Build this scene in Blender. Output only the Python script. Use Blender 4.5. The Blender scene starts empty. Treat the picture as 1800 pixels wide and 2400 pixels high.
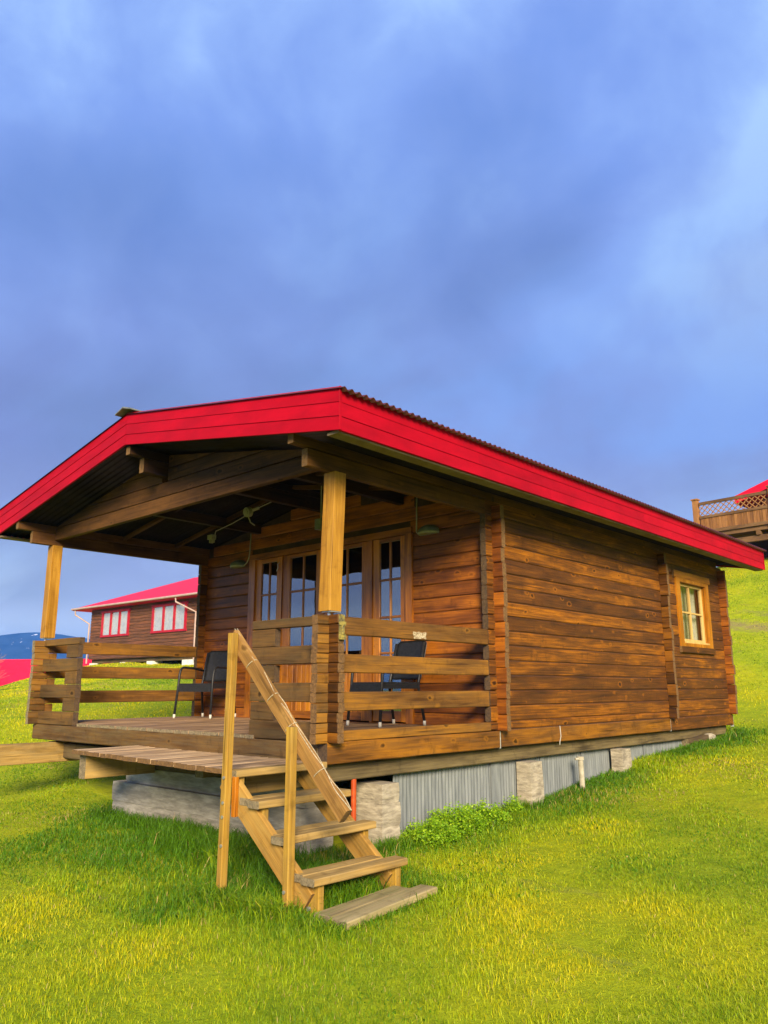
import bpy, bmesh, math, random
import numpy as np
from mathutils import Vector, Matrix, noise as mnoise

random.seed(7)
rng = np.random.default_rng(11)
S = bpy.context.scene
COL = S.collection
PI = math.pi

# ------------------------------------------------------------------ camera
CAM = Vector((4.565, -4.322, 0.423))
F = Vector((-0.65935, 0.71918, 0.21915))
R = Vector((0.73692, 0.67598, -0.00122))
U = R.cross(F)
cd = bpy.data.cameras.new('camera')
cam = bpy.data.objects.new('camera', cd)
COL.objects.link(cam)
m = Matrix((R, U, -F)).transposed().to_4x4()
m.translation = CAM
cam.matrix_world = m
cd.sensor_fit = 'HORIZONTAL'
cd.sensor_width = 36.0
cd.lens = 36.0 * 1828.64 / 1800.0
cd.clip_start = 0.05
cd.clip_end = 8000
S.camera = cam
S.render.resolution_x, S.render.resolution_y = 768, 1024

# ------------------------------------------------------------------ light
SUN_AZ = Vector((0.74, -0.67, 0)).normalized()
SUN_EL = math.radians(23)
sund = Vector((SUN_AZ.x * math.cos(SUN_EL), SUN_AZ.y * math.cos(SUN_EL), math.sin(SUN_EL)))
ld = bpy.data.lights.new('sun', 'SUN')
ld.energy = 2.0
ld.angle = math.radians(21)
ld.color = (1.0, 0.82, 0.58)
sun = bpy.data.objects.new('sun', ld)
sun.rotation_euler = (-sund).to_track_quat('-Z', 'Y').to_euler()
sun.location = (10, -10, 20)
COL.objects.link(sun)

S.view_settings.view_transform = 'Standard'
S.view_settings.look = 'None'
S.view_settings.gamma = 1
S.view_settings.exposure = 2.4
S.cycles.use_denoising = True
S.cycles.max_bounces = 6
S.cycles.transparent_max_bounces = 12
S.cycles.sample_clamp_indirect = 6


def N(nt, t, **kw):
    n = nt.nodes.new(t)
    for k, v in kw.items():
        if k == 'ins':
            for a, b in v.items():
                n.inputs[a].default_value = b
        else:
            setattr(n, k, v)
    return n


def ramp(nt, pts, interp='LINEAR'):
    n = nt.nodes.new('ShaderNodeValToRGB')
    cr = n.color_ramp
    cr.interpolation = interp
    while len(cr.elements) < len(pts):
        cr.elements.new(0.5)
    for e, (p, c) in zip(cr.elements, pts):
        e.position = p
        e.color = (*c, 1) if len(c) == 3 else c
    return n


def mixc(nt, fac, a, b, blend='MIX'):
    n = nt.nodes.new('ShaderNodeMix')
    n.data_type = 'RGBA'
    n.blend_type = blend
    for i, v in ((0, fac), (6, a), (7, b)):
        if isinstance(v, bpy.types.NodeSocket):
            nt.links.new(v, n.inputs[i])
        elif i == 0:
            n.inputs[0].default_value = v
        else:
            n.inputs[i].default_value = (*v, 1)
    return n.outputs[2]


def build_world():
    w = bpy.data.worlds.new('World')
    S.world = w
    w.use_nodes = True
    nt = w.node_tree
    L = nt.links.new
    nt.nodes.clear()
    out = N(nt, 'ShaderNodeOutputWorld')
    bg = N(nt, 'ShaderNodeBackground')
    sky = N(nt, 'ShaderNodeTexSky')
    sky.sky_type = 'NISHITA'
    sky.sun_disc = False
    sky.sun_elevation = SUN_EL
    sky.sun_rotation = math.atan2(SUN_AZ.x, SUN_AZ.y)
    tc = N(nt, 'ShaderNodeTexCoord')
    sep = N(nt, 'ShaderNodeSeparateXYZ')
    L(tc.outputs['Generated'], sep.inputs[0])
    # cloud deck coordinates: direction flattened onto a layer overhead
    zz = N(nt, 'ShaderNodeMath', operation='ADD', ins={1: 0.32})
    L(sep.outputs[2], zz.inputs[0])
    zm = N(nt, 'ShaderNodeMath', operation='MAXIMUM', ins={1: 0.1})
    L(zz.outputs[0], zm.inputs[0])
    dv = N(nt, 'ShaderNodeVectorMath', operation='DIVIDE')
    cz = N(nt, 'ShaderNodeCombineXYZ')
    for i in range(3):
        L(zm.outputs[0], cz.inputs[i])
    L(tc.outputs['Generated'], dv.inputs[0])
    L(cz.outputs[0], dv.inputs[1])
    n1 = N(nt, 'ShaderNodeTexNoise', ins={'Scale': 1.5, 'Detail': 3.0, 'Roughness': 0.42, 'Distortion': 0.2})
    of = N(nt, 'ShaderNodeVectorMath', operation='ADD')
    of.inputs[1].default_value = (-4.7166, 0.7961, -2.3408)
    L(dv.outputs[0], of.inputs[0])
    L(of.outputs[0], n1.inputs['Vector'])
    mp = N(nt, 'ShaderNodeMapping')
    mp.inputs['Location'].default_value = (3.1, 1.7, 0.4)
    mp.inputs['Rotation'].default_value = (0, 0, 0.6)
    mp.inputs['Scale'].default_value = (0.9, 2.0, 1)
    L(dv.outputs[0], mp.inputs['Vector'])
    n2 = N(nt, 'ShaderNodeTexNoise', ins={'Scale': 1.1, 'Detail': 5.0, 'Roughness': 0.5, 'Distortion': 0.4})
    L(mp.outputs[0], n2.inputs['Vector'])
    # soft masses of thin cloud: blue, lilac and pale
    n3 = N(nt, 'ShaderNodeTexNoise', ins={'Scale': 5.5, 'Detail': 7.0, 'Roughness': 0.55, 'Distortion': 0.3})
    L(tc.outputs['Generated'], n3.inputs['Vector'])
    f3 = N(nt, 'ShaderNodeMath', operation='MULTIPLY_ADD', ins={1: 0.50, 2: -0.25})
    L(n3.outputs[0], f3.inputs[0])
    n1s = N(nt, 'ShaderNodeMath', operation='ADD')
    L(n1.outputs[0], n1s.inputs[0])
    L(f3.outputs[0], n1s.inputs[1])
    c1 = ramp(nt, [(0.33, (0.165, 0.300, 0.77)), (0.46, (0.220, 0.360, 0.83)), (0.55, (0.285, 0.450, 0.91)), (0.65, (0.410, 0.620, 0.99))])
    L(n1s.outputs[0], c1.inputs[0])
    # greyer and more violet lower in the sky
    hz = ramp(nt, [(0.16, (1, 1, 1)), (0.34, (0.8, 0.8, 0.8)), (0.60, (0, 0, 0))])
    L(sep.outputs[2], hz.inputs[0])
    n2s = N(nt, 'ShaderNodeMath', operation='ADD')
    L(n2.outputs[0], n2s.inputs[0])
    L(f3.outputs[0], n2s.inputs[1])
    low = ramp(nt, [(0.36, (0.215, 0.265, 0.56)), (0.50, (0.240, 0.325, 0.67)), (0.64, (0.240, 0.385, 0.82))])
    L(n2s.outputs[0], low.inputs[0])
    c2 = mixc(nt, hz.outputs[0], c1.outputs[0], low.outputs[0])
    # pale band just over the horizon, streaked
    hb = ramp(nt, [(0.0, (1, 1, 1)), (0.075, (1, 1, 1)), (0.105, (0.5, 0.5, 0.5)), (0.16, (0.22, 0.22, 0.22)), (0.28, (0, 0, 0))])
    L(sep.outputs[2], hb.inputs[0])
    st = ramp(nt, [(0.38, (0.55, 0.55, 0.55)), (0.56, (1, 1, 1))])
    L(n2s.outputs[0], st.inputs[0])
    hm = N(nt, 'ShaderNodeMath', operation='MULTIPLY')
    L(hb.outputs[0], hm.inputs[0])
    L(st.outputs[0], hm.inputs[1])
    c3 = mixc(nt, hm.outputs[0], c2, (0.95, 1.08, 1.18))
    # clear sky showing between the clouds
    sk = N(nt, 'ShaderNodeVectorMath', operation='SCALE', ins={'Scale': 0.055})
    L(sky.outputs[0], sk.inputs[0])
    cl = ramp(nt, [(0.36, (0.70, 0.70, 0.70)), (0.5, (0.95, 0.95, 0.95))])
    L(n1.outputs[0], cl.inputs[0])
    c4 = mixc(nt, cl.outputs[0], sk.outputs[0], c3)
    L(c4, bg.inputs[0])
    bg.inputs[1].default_value = 0.215
    L(bg.outputs[0], out.inputs[0])


build_world()

# ------------------------------------------------------------------ helpers
ALL = {}


def tag(o, label=None, cat=None, group=None, kind=None):
    if label:
        o['label'] = label
    if cat:
        o['category'] = cat
    if group:
        o['group'] = group
    if kind:
        o['kind'] = kind
    return o


def thing(name, loc, label, cat, group=None):
    o = bpy.data.objects.new(name, None)
    o.empty_display_size = 0.2
    o.location = loc
    COL.objects.link(o)
    return tag(o, label, cat, group)


def put(name, me, parent=None):
    o = bpy.data.objects.new(name, me)
    COL.objects.link(o)
    if parent is not None:
        o.parent = parent
        if parent.type == 'EMPTY':
            o.matrix_parent_inverse = Matrix.Translation(-Vector(parent.location)) if parent.rotation_euler.z == 0 else Matrix.Identity(4)
    return o


def mk(name, verts, faces, mats, parent=None, smooth=False, fm=None):
    me = bpy.data.meshes.new(name)
    me.from_pydata([tuple(v) for v in verts], [], faces)
    for mm in (mats if isinstance(mats, (list, tuple)) else [mats]):
        me.materials.append(mm)
    if fm:
        me.polygons.foreach_set('material_index', fm)
    if smooth:
        me.polygons.foreach_set('use_smooth', [True] * len(faces))
    me.update()
    return put(name, me, parent)


class MB:
    """collects shapes that belong to one part"""

    def __init__(s):
        s.v = []
        s.f = []
        s.m = []

    def add(s, v, f, mi=0):
        b = len(s.v)
        s.v += [tuple(p) for p in v]
        for q in f:
            s.f.append(tuple(b + i for i in q))
            s.m.append(mi)

    def obox(s, c, ax, half, mi=0, ch=0.0, endm=None):
        v, f, e = boxgeo(c, ax, half, ch)
        b = len(s.v)
        s.v += [tuple(p) for p in v]
        for k, q in enumerate(f):
            s.f.append(tuple(b + i for i in q))
            s.m.append(endm if (endm is not None and k in e) else mi)

    def box(s, lo, hi, mi=0, ch=0.0):
        lo = Vector(lo)
        hi = Vector(hi)
        s.obox((lo + hi) / 2, AX, (hi - lo) / 2, mi, ch)

    def tube(s, pts, r, seg=8, mi=0, cap=True, r2=None):
        pts = [Vector(p) for p in pts]
        n = len(pts)
        rings = []
        prev = None
        for i, p in enumerate(pts):
            d = (pts[min(i + 1, n - 1)] - pts[max(i - 1, 0)]).normalized()
            if prev is None:
                a = d.orthogonal().normalized()
            else:
                a = (prev - d * prev.dot(d))
                a = a.normalized() if a.length > 1e-6 else d.orthogonal().normalized()
            prev = a
            b = d.cross(a)
            rr = r if r2 is None else r + (r2 - r) * i / max(1, n - 1)
            rings.append([p + a * (rr * math.cos(2 * PI * k / seg)) + b * (rr * math.sin(2 * PI * k / seg)) for k in range(seg)])
        vs = [q for ring in rings for q in ring]
        fs = []
        for i in range(n - 1):
            for k in range(seg):
                fs.append((i * seg + k, i * seg + (k + 1) % seg, (i + 1) * seg + (k + 1) % seg, (i + 1) * seg + k))
        if cap:
            fs.append(tuple(reversed(range(seg))))
            fs.append(tuple((n - 1) * seg + k for k in range(seg)))
        s.add(vs, fs, mi)

    def build(s, name, mats, parent=None, smooth=False):
        return mk(name, s.v, s.f, mats, parent, smooth, s.m)


AX = (Vector((1, 0, 0)), Vector((0, 1, 0)), Vector((0, 0, 1)))


def boxgeo(c, ax, half, ch=0.0, jit=0.0):
    """box with its four long edges chamfered; ax[0] is the length. Returns verts, faces, indices of the end caps"""
    c = Vector(c)
    a, b, d = ax
    h0, h1, h2 = half
    if ch <= 0:
        prof = [(-h1, -h2), (h1, -h2), (h1, h2), (-h1, h2)]
    else:
        prof = [(-h1 + ch, -h2), (h1 - ch, -h2), (h1, -h2 + ch), (h1, h2 - ch), (h1 - ch, h2), (-h1 + ch, h2), (-h1, h2 - ch), (-h1, -h2 + ch)]
    n = len(prof)
    v = []
    for sgn in (-1, 1):
        for (p, q) in prof:
            w = c + a * (h0 * sgn) + b * p + d * q
            if jit:
                w = w + Vector((random.uniform(-jit, jit), random.uniform(-jit, jit), random.uniform(-jit, jit)))
            v.append(w)
    f = []
    for k in range(n):
        f.append((k, (k + 1) % n, n + (k + 1) % n, n + k))
    f.append(tuple(reversed(range(n))))
    f.append(tuple(range(n, 2 * n)))
    return v, f, {n, n + 1}


def order_axes(lo, hi, axis):
    i = 'xyz'.index(axis)
    j, k = [(1, 2), (2, 0), (0, 1)][i]
    ax = (AX[i], AX[j], AX[k])
    h = [(hi[q] - lo[q]) / 2 for q in (i, j, k)]
    return ax, h


def longgeo(c, ax, half, ch, jit, step=0.7):
    """like boxgeo, with the length divided so that edges can wander a little"""
    c = Vector(c)
    a, b, d = ax
    h0, h1, h2 = half
    prof = [(-h1 + ch, -h2), (h1 - ch, -h2), (h1, -h2 + ch), (h1, h2 - ch), (h1 - ch, h2), (-h1 + ch, h2), (-h1, h2 - ch), (-h1, -h2 + ch)]
    n = 8
    ns = max(1, int(2 * h0 / step))
    v, f = [], []
    for i in range(ns + 1):
        o1, o2 = random.uniform(-jit, jit), random.uniform(-jit, jit) * .6
        for (p, q) in prof:
            w = c + a * (-h0 + 2 * h0 * i / ns) + b * (p + o1) + d * (q + o2)
            w += Vector((random.uniform(-jit, jit), random.uniform(-jit, jit), random.uniform(-jit, jit))) * .7
            v.append(w)
    for i in range(ns):
        for k in range(n):
            f.append((i * n + k, i * n + (k + 1) % n, (i + 1) * n + (k + 1) % n, (i + 1) * n + k))
    f.append(tuple(reversed(range(n))))
    f.append(tuple(range(ns * n, ns * n + n)))
    return v, f, {len(f) - 2, len(f) - 1}


def beam(name, lo, hi, axis, mats, parent=None, ch=0.006, jit=0.0018):
    """timber between two corners, grain along axis; second material = sawn ends"""
    lo = Vector(lo)
    hi = Vector(hi)
    ax, h = order_axes(lo, hi, axis)
    ch = min(ch, h[1] * 0.45, h[2] * 0.45)
    if jit and ch > 0:
        v, f, e = longgeo((lo + hi) / 2, ax, h, ch, jit, 0.7 if h[0] > 1.2 else 0.28)
    else:
        v, f, e = boxgeo((lo + hi) / 2, ax, h, ch, jit)
    ml = mats if isinstance(mats, (list, tuple)) else [mats]
    fm = [1 if (i in e and len(ml) > 1) else 0 for i in range(len(f))]
    return mk(name, v, f, ml, parent, False, fm)


def beam2(name, p0, p1, w, h, mats, parent=None, up=(0, 0, 1), ch=0.005, jit=0.0015):
    """timber from p0 to p1 (its local x), w across, h along up"""
    p0 = Vector(p0)
    p1 = Vector(p1)
    a = (p1 - p0).normalized()
    u = Vector(up)
    b = u.cross(a).normalized()
    u = a.cross(b)
    hf = ((p1 - p0).length / 2, w / 2, h / 2)
    if jit and ch > 0:
        v, f, e = longgeo((0, 0, 0), AX, hf, min(ch, w * .2, h * .2), jit, 0.28)
    else:
        v, f, e = boxgeo((0, 0, 0), AX, hf, ch, jit)
    ml = mats if isinstance(mats, (list, tuple)) else [mats]
    fm = [1 if (i in e and len(ml) > 1) else 0 for i in range(len(f))]
    o = mk(name, v, f, ml, parent, False, fm)
    mw = Matrix((a, b, u)).transposed().to_4x4()
    mw.translation = (p0 + p1) / 2
    o.matrix_basis = mw
    return o


# ------------------------------------------------------------------ materials
def newmat(name):
    mt = bpy.data.materials.new(name)
    mt.use_nodes = True
    nt = mt.node_tree
    nt.nodes.clear()
    out = N(nt, 'ShaderNodeOutputMaterial')
    bs = N(nt, 'ShaderNodeBsdfPrincipled')
    nt.links.new(bs.outputs[0], out.inputs[0])
    return mt, nt, bs, out


def bump(nt, bs, h, strength=0.3, dist=0.01):
    b = N(nt, 'ShaderNodeBump', ins={'Strength': strength, 'Distance': dist})
    nt.links.new(h, b.inputs['Height'])
    nt.links.new(b.outputs[0], bs.inputs['Normal'])


def objcoord(nt, spread=40.0):
    tc = N(nt, 'ShaderNodeTexCoord')
    oi = N(nt, 'ShaderNodeObjectInfo')
    sc = N(nt, 'ShaderNodeMath', operation='MULTIPLY', ins={1: spread})
    nt.links.new(oi.outputs['Random'], sc.inputs[0])
    ad = N(nt, 'ShaderNodeVectorMath', operation='ADD')
    nt.links.new(tc.outputs['Object'], ad.inputs[0])
    nt.links.new(sc.outputs[0], ad.inputs[1])
    return ad.outputs[0], oi.outputs['Random'], tc


def wood(name, axis, dark, mid, light, rough=0.6, knots=0.8, grey=None, greyamt=0.0, spread=1.0, vary=0.5, spec=0.16, coat=0.0, k=0.80):
    # darker in blue: oil stain
    dark, mid, light = [(c[0] * k, c[1] * k * .97, c[2] * k * .8) for c in (dark, mid, light)]
    if grey:
        grey = (grey[0] * k, grey[1] * k, grey[2] * k * .8)
    mt, nt, bs, out = newmat(name)
    L = nt.links.new
    vec, rnd, tc = objcoord(nt)
    i = 'xyz'.index(axis)

    def mapped(along, across):
        mp = N(nt, 'ShaderNodeMapping')
        sc = [across] * 3
        sc[i] = along
        mp.inputs['Scale'].default_value = sc
        L(vec, mp.inputs['Vector'])
        return mp.outputs[0]

    big = N(nt, 'ShaderNodeTexNoise', ins={'Scale': 1.0, 'Detail': 3.0, 'Roughness': 0.6, 'Distortion': 0.3})
    L(mapped(1.3, 6.5), big.inputs['Vector'])
    fine = N(nt, 'ShaderNodeTexNoise', ins={'Scale': 1.0, 'Detail': 6.0, 'Roughness': 0.65, 'Distortion': 0.6})
    L(mapped(1.8, 62.0), fine.inputs['Vector'])
    # tone = patches + per-board offset + streaks
    a = N(nt, 'ShaderNodeMath', operation='MULTIPLY_ADD', ins={1: 1.5 * spread, 2: 0.5 - 0.75 * spread})
    L(big.outputs[0], a.inputs[0])
    rr = N(nt, 'ShaderNodeMath', operation='MULTIPLY_ADD', ins={1: vary, 2: -vary / 2})
    L(rnd, rr.inputs[0])
    b = N(nt, 'ShaderNodeMath', operation='ADD')
    L(a.outputs[0], b.inputs[0])
    L(rr.outputs[0], b.inputs[1])
    fs = N(nt, 'ShaderNodeMath', operation='MULTIPLY_ADD', ins={1: 1.15, 2: -0.575})
    L(fine.outputs[0], fs.inputs[0])
    c = N(nt, 'ShaderNodeMath', operation='ADD', use_clamp=True)
    L(b.outputs[0], c.inputs[0])
    L(fs.outputs[0], c.inputs[1])
    rp = ramp(nt, [(0.08, dark), (0.5, mid), (0.92, light)])
    L(c.outputs[0], rp.inputs[0])
    colr = rp.outputs[0]
    if greyamt > 0:
        g = N(nt, 'ShaderNodeTexNoise', ins={'Scale': 1.0, 'Detail': 5.0, 'Roughness': 0.7})
        L(mapped(1.8, 14.0), g.inputs['Vector'])
        gr = ramp(nt, [(0.42, (0, 0, 0)), (0.66, (greyamt,) * 3)])
        L(g.outputs[0], gr.inputs[0])
        colr = mixc(nt, gr.outputs[0], colr, grey)
    # dark runs and checks across the board, as weathered stain shows
    ck = N(nt, 'ShaderNodeTexNoise', ins={'Scale': 1.0, 'Detail': 5.0, 'Roughness': 0.7})
    L(mapped(9.0, 5.0), ck.inputs['Vector'])
    cr_ = ramp(nt, [(0.30, (0.45,) * 3), (0.44, (0, 0, 0))])
    L(ck.outputs[0], cr_.inputs[0])
    colr = mixc(nt, cr_.outputs[0], colr, tuple(x * 0.8 for x in dark))
    lines = N(nt, 'ShaderNodeTexNoise', ins={'Scale': 1.0, 'Detail': 3.0, 'Roughness': 0.5, 'Distortion': 0.3})
    L(mapped(0.9, 38.0), lines.inputs['Vector'])
    lr = ramp(nt, [(0.30, (0.75,) * 3), (0.37, (0, 0, 0))])
    L(lines.outputs[0], lr.inputs[0])
    colr = mixc(nt, lr.outputs[0], colr, tuple(x * 0.7 for x in dark))
    if knots > 0:
        vo = N(nt, 'ShaderNodeTexVoronoi', ins={'Scale': 1.0, 'Randomness': 1.0})
        wob = N(nt, 'ShaderNodeTexNoise', ins={'Scale': 14.0, 'Detail': 2.0})
        L(vec, wob.inputs['Vector'])
        wv = N(nt, 'ShaderNodeVectorMath', operation='MULTIPLY_ADD')
        wv.inputs[1].default_value = (0.26, 0.26, 0.26)
        L(wob.outputs['Color'], wv.inputs[0])
        L(mapped(4.0, 6.8), wv.inputs[2])
        L(wv.outputs[0], vo.inputs['Vector'])
        gate = N(nt, 'ShaderNodeSeparateColor')
        L(vo.outputs['Color'], gate.inputs[0])
        ga = N(nt, 'ShaderNodeMath', operation='MULTIPLY_ADD', ins={1: 0.16, 2: -0.035})
        L(gate.outputs[0], ga.inputs[0])
        ds_ = N(nt, 'ShaderNodeMath', operation='ADD')
        L(vo.outputs['Distance'], ds_.inputs[0])
        L(ga.outputs[0], ds_.inputs[1])
        kr = ramp(nt, [(0.05, (knots,) * 3), (0.09, (knots * 0.7,) * 3), (0.14, (0, 0, 0))])
        L(ds_.outputs[0], kr.inputs[0])
        kd = tuple(x * 0.42 for x in dark)
        ring = ramp(nt, [(0.10, (0, 0, 0)), (0.15, (knots * 0.6,) * 3), (0.26, (0, 0, 0))])
        L(ds_.outputs[0], ring.inputs[0])
        colr = mixc(nt, ring.outputs[0], colr, light)
        colr = mixc(nt, kr.outputs[0], colr, kd)
        # drying cracks across the boards
    L(colr, bs.inputs['Base Color'])
    bs.inputs['Roughness'].default_value = rough
    bs.inputs['Specular IOR Level'].default_value = spec
    if coat:
        bs.inputs['Coat Weight'].default_value = coat
        bs.inputs['Coat Roughness'].default_value = 0.25
    bump(nt, bs, fine.outputs[0], 0.35, 0.006)
    return mt


def endgrain(name, a, b):
    mt, nt, bs, out = newmat(name)
    L = nt.links.new
    vec, rnd, tc = objcoord(nt)
    n = N(nt, 'ShaderNodeTexNoise', ins={'Scale': 26.0, 'Detail': 5.0, 'Roughness': 0.7, 'Distortion': 1.5})
    L(vec, n.inputs['Vector'])
    rp = ramp(nt, [(0.3, a), (0.7, b)])
    L(n.outputs[0], rp.inputs[0])
    L(rp.outputs[0], bs.inputs['Base Color'])
    bs.inputs['Roughness'].default_value = 0.85
    bump(nt, bs, n.outputs[0], 0.6, 0.01)
    return mt


def speckle(name, a, b, scale=8.0, rough=0.8, detail=6.0, bstr=0.3, c=None, spec=0.3, metal=0.0, bdist=0.01, lo=0.35, hi=0.65, zstreak=None, vary=0.0):
    mt, nt, bs, out = newmat(name)
    L = nt.links.new
    vec, rnd, tc = objcoord(nt, 13.0)
    src = vec
    if zstreak:
        mp = N(nt, 'ShaderNodeMapping')
        mp.inputs['Scale'].default_value = zstreak
        L(vec, mp.inputs['Vector'])
        src = mp.outputs[0]
    n = N(nt, 'ShaderNodeTexNoise', ins={'Scale': scale, 'Detail': detail, 'Roughness': 0.65})
    L(src, n.inputs['Vector'])
    rp = ramp(nt, [(lo, a), (hi, b)])
    L(n.outputs[0], rp.inputs[0])
    col = rp.outputs[0]
    if c:
        n3 = N(nt, 'ShaderNodeTexNoise', ins={'Scale': scale * 0.28, 'Detail': 4.0, 'Roughness': 0.7})
        L(src, n3.inputs['Vector'])
        r3 = ramp(nt, [(0.48, (0, 0, 0)), (0.66, (0.85,) * 3)])
        L(n3.outputs[0], r3.inputs[0])
        col = mixc(nt, r3.outputs[0], col, c)
    if vary:
        hv = N(nt, 'ShaderNodeHueSaturation')
        mv = N(nt, 'ShaderNodeMath', operation='MULTIPLY_ADD', ins={1: vary, 2: 1 - vary / 2})
        L(rnd, mv.inputs[0])
        L(mv.outputs[0], hv.inputs['Value'])
        L(col, hv.inputs['Color'])
        col = hv.outputs[0]
    L(col, bs.inputs['Base Color'])
    bs.inputs['Roughness'].default_value = rough
    bs.inputs['Specular IOR Level'].default_value = spec
    bs.inputs['Metallic'].default_value = metal
    if bstr:
        bump(nt, bs, n.outputs[0], bstr, bdist)
    return mt


END = endgrain('end_grain_pale', (0.055, 0.028, 0.009), (0.20, 0.105, 0.030))
END_D = endgrain('end_grain_dark', (0.022, 0.013, 0.007), (0.10, 0.058, 0.024))
END_G = endgrain('end_grain_grey', (0.06, 0.05, 0.03), (0.28, 0.22, 0.12))
LOGY = wood('stained_log_side', 'y', (0.038, 0.018, 0.01), (0.132, 0.049, 0.011), (0.46, 0.168, 0.01), rough=0.6, greyamt=0.35, grey=(0.10, 0.048, 0.018), vary=0.36, spread=0.66)
LOGX = wood('stained_log_front', 'x', (0.07, 0.021, 0.006), (0.205, 0.063, 0.011), (0.45, 0.15, 0.013), rough=0.45, vary=0.35, spec=0.3)
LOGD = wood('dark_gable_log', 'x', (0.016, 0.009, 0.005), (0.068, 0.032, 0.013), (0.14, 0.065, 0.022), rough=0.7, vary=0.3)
PLATE = wood('wall_plate', 'y', (0.038, 0.019, 0.008), (0.105, 0.048, 0.017), (0.18, 0.085, 0.027), rough=0.65, vary=0.3)
SOFF = speckle('soffit_board_paint', (0.12, 0.09, 0.06), (0.19, 0.15, 0.10), 5.0, 0.9, 5.0, 0.2)
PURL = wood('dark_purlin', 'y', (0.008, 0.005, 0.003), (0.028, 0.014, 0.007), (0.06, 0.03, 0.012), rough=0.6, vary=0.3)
RAILY = wood('rail_timber_side', 'y', (0.075, 0.033, 0.01), (0.185, 0.088, 0.022), (0.36, 0.165, 0.02), rough=0.65, vary=0.25, greyamt=0.3, grey=(0.15, 0.095, 0.045))
RAILX = wood('rail_timber_front', 'x', (0.048, 0.028, 0.013), (0.12, 0.066, 0.027), (0.21, 0.115, 0.035), rough=0.7, vary=0.3, greyamt=0.6, grey=(0.115, 0.080, 0.044))
STUBY = wood('corner_block_side', 'y', (0.06, 0.03, 0.009), (0.19, 0.088, 0.018), (0.38, 0.18, 0.022), rough=0.7, vary=0.7, knots=0.2, greyamt=0.4, grey=(0.2, 0.14, 0.07))
STUBX = wood('corner_block_front', 'x', (0.035, 0.016, 0.006), (0.105, 0.041, 0.009), (0.25, 0.1, 0.012), rough=0.6, vary=0.7, knots=0.2)
SILLY = wood('sill_beam_side', 'y', (0.055, 0.024, 0.008), (0.175, 0.072, 0.013), (0.37, 0.155, 0.014), rough=0.55, vary=0.2, greyamt=0.3, grey=(0.15, 0.09, 0.05))
SILLX = wood('sill_beam_front', 'x', (0.045, 0.026, 0.012), (0.115, 0.064, 0.026), (0.19, 0.11, 0.036), rough=0.7, vary=0.2, greyamt=0.6, grey=(0.16, 0.12, 0.075))
GREYY = wood('weathered_beam', 'y', (0.06, 0.046, 0.028), (0.155, 0.122, 0.07), (0.25, 0.2, 0.11), rough=0.85, vary=0.2, knots=0.4)
GREYX = wood('weathered_beam_front', 'x', (0.05, 0.036, 0.024), (0.125, 0.092, 0.058), (0.19, 0.145, 0.085), rough=0.85, vary=0.2, knots=0.4)
POST = wood('fresh_post', 'z', (0.18, 0.078, 0.01), (0.4, 0.205, 0.028), (0.56, 0.32, 0.06), rough=0.5, vary=0.15, knots=0.7, spread=0.8)
STAIRX = wood('treated_board_x', 'x', (0.18, 0.098, 0.022), (0.38, 0.215, 0.052), (0.54, 0.33, 0.09), rough=0.7, vary=0.3, knots=0.6, greyamt=0.4, grey=(0.33, 0.25, 0.11))
STAIRY = wood('treated_tread', 'y', (0.16, 0.098, 0.032), (0.4, 0.26, 0.092), (0.58, 0.4, 0.16), rough=0.75, vary=0.3, knots=0.6, greyamt=0.5, grey=(0.36, 0.28, 0.16))
STAIRZ = wood('treated_post', 'z', (0.17, 0.096, 0.018), (0.38, 0.225, 0.042), (0.56, 0.36, 0.055), rough=0.65, vary=0.3, knots=0.5, greyamt=0.5, grey=(0.34, 0.25, 0.10))
HANDR = wood('handrail_timber', 'x', (0.17, 0.09, 0.03), (0.33, 0.185, 0.062), (0.44, 0.27, 0.1), rough=0.7, vary=0.2, knots=0.6)
PLANK = wood('grey_plank', 'x', (0.13, 0.105, 0.06), (0.34, 0.275, 0.155), (0.48, 0.4, 0.235), rough=0.85, vary=0.2, knots=0.3, greyamt=0.5, grey=(0.25, 0.26, 0.10))
DECK = wood('deck_board', 'y', (0.12, 0.074, 0.05), (0.29, 0.19, 0.13), (0.43, 0.3, 0.21), rough=0.7, vary=0.35, knots=0.3)
LANDB = wood('landing_board', 'y', (0.23, 0.155, 0.105), (0.48, 0.34, 0.235), (0.66, 0.5, 0.36), rough=0.75, vary=0.35, knots=0.4)
DOORZ = wood('door_timber_z', 'z', (0.15, 0.045, 0.004), (0.45, 0.155, 0.007), (0.7, 0.28, 0.012), rough=0.35, vary=0.3, knots=0.55, spec=0.5, coat=0.15)
DOORX = wood('door_timber_x', 'x', (0.12, 0.038, 0.005), (0.34, 0.115, 0.009), (0.52, 0.2, 0.014), rough=0.35, vary=0.2, knots=0.3, spec=0.5, coat=0.15)
WINY = wood('window_timber_y', 'y', (0.16, 0.055, 0.007), (0.36, 0.135, 0.011), (0.5, 0.21, 0.02), rough=0.4, vary=0.2, knots=0.3)
WINZ = wood('window_timber_z', 'z', (0.19, 0.066, 0.007), (0.4, 0.155, 0.012), (0.54, 0.24, 0.025), rough=0.4, vary=0.2, knots=0.3)
SASH = wood('pale_sash', 'z', (0.45, 0.29, 0.10), (0.62, 0.43, 0.17), (0.72, 0.54, 0.26), rough=0.5, vary=0.2, knots=0.0)
DARKW = speckle('dark_boarding', (0.025, 0.013, 0.009), (0.06, 0.03, 0.017), 5.0, 0.8)
RED = speckle('red_paint', (0.25, 0.0003, 0.007), (0.36, 0.0005, 0.010), 2.2, 0.6, 7.0, 0.12, spec=0.12, zstreak=(1, 1, 3), vary=0.16)
ROOFM = speckle('red_roof_sheet', (0.045, 0.010, 0.014), (0.09, 0.016, 0.022), 3.0, 0.35, spec=0.5, bstr=0.05)
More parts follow.
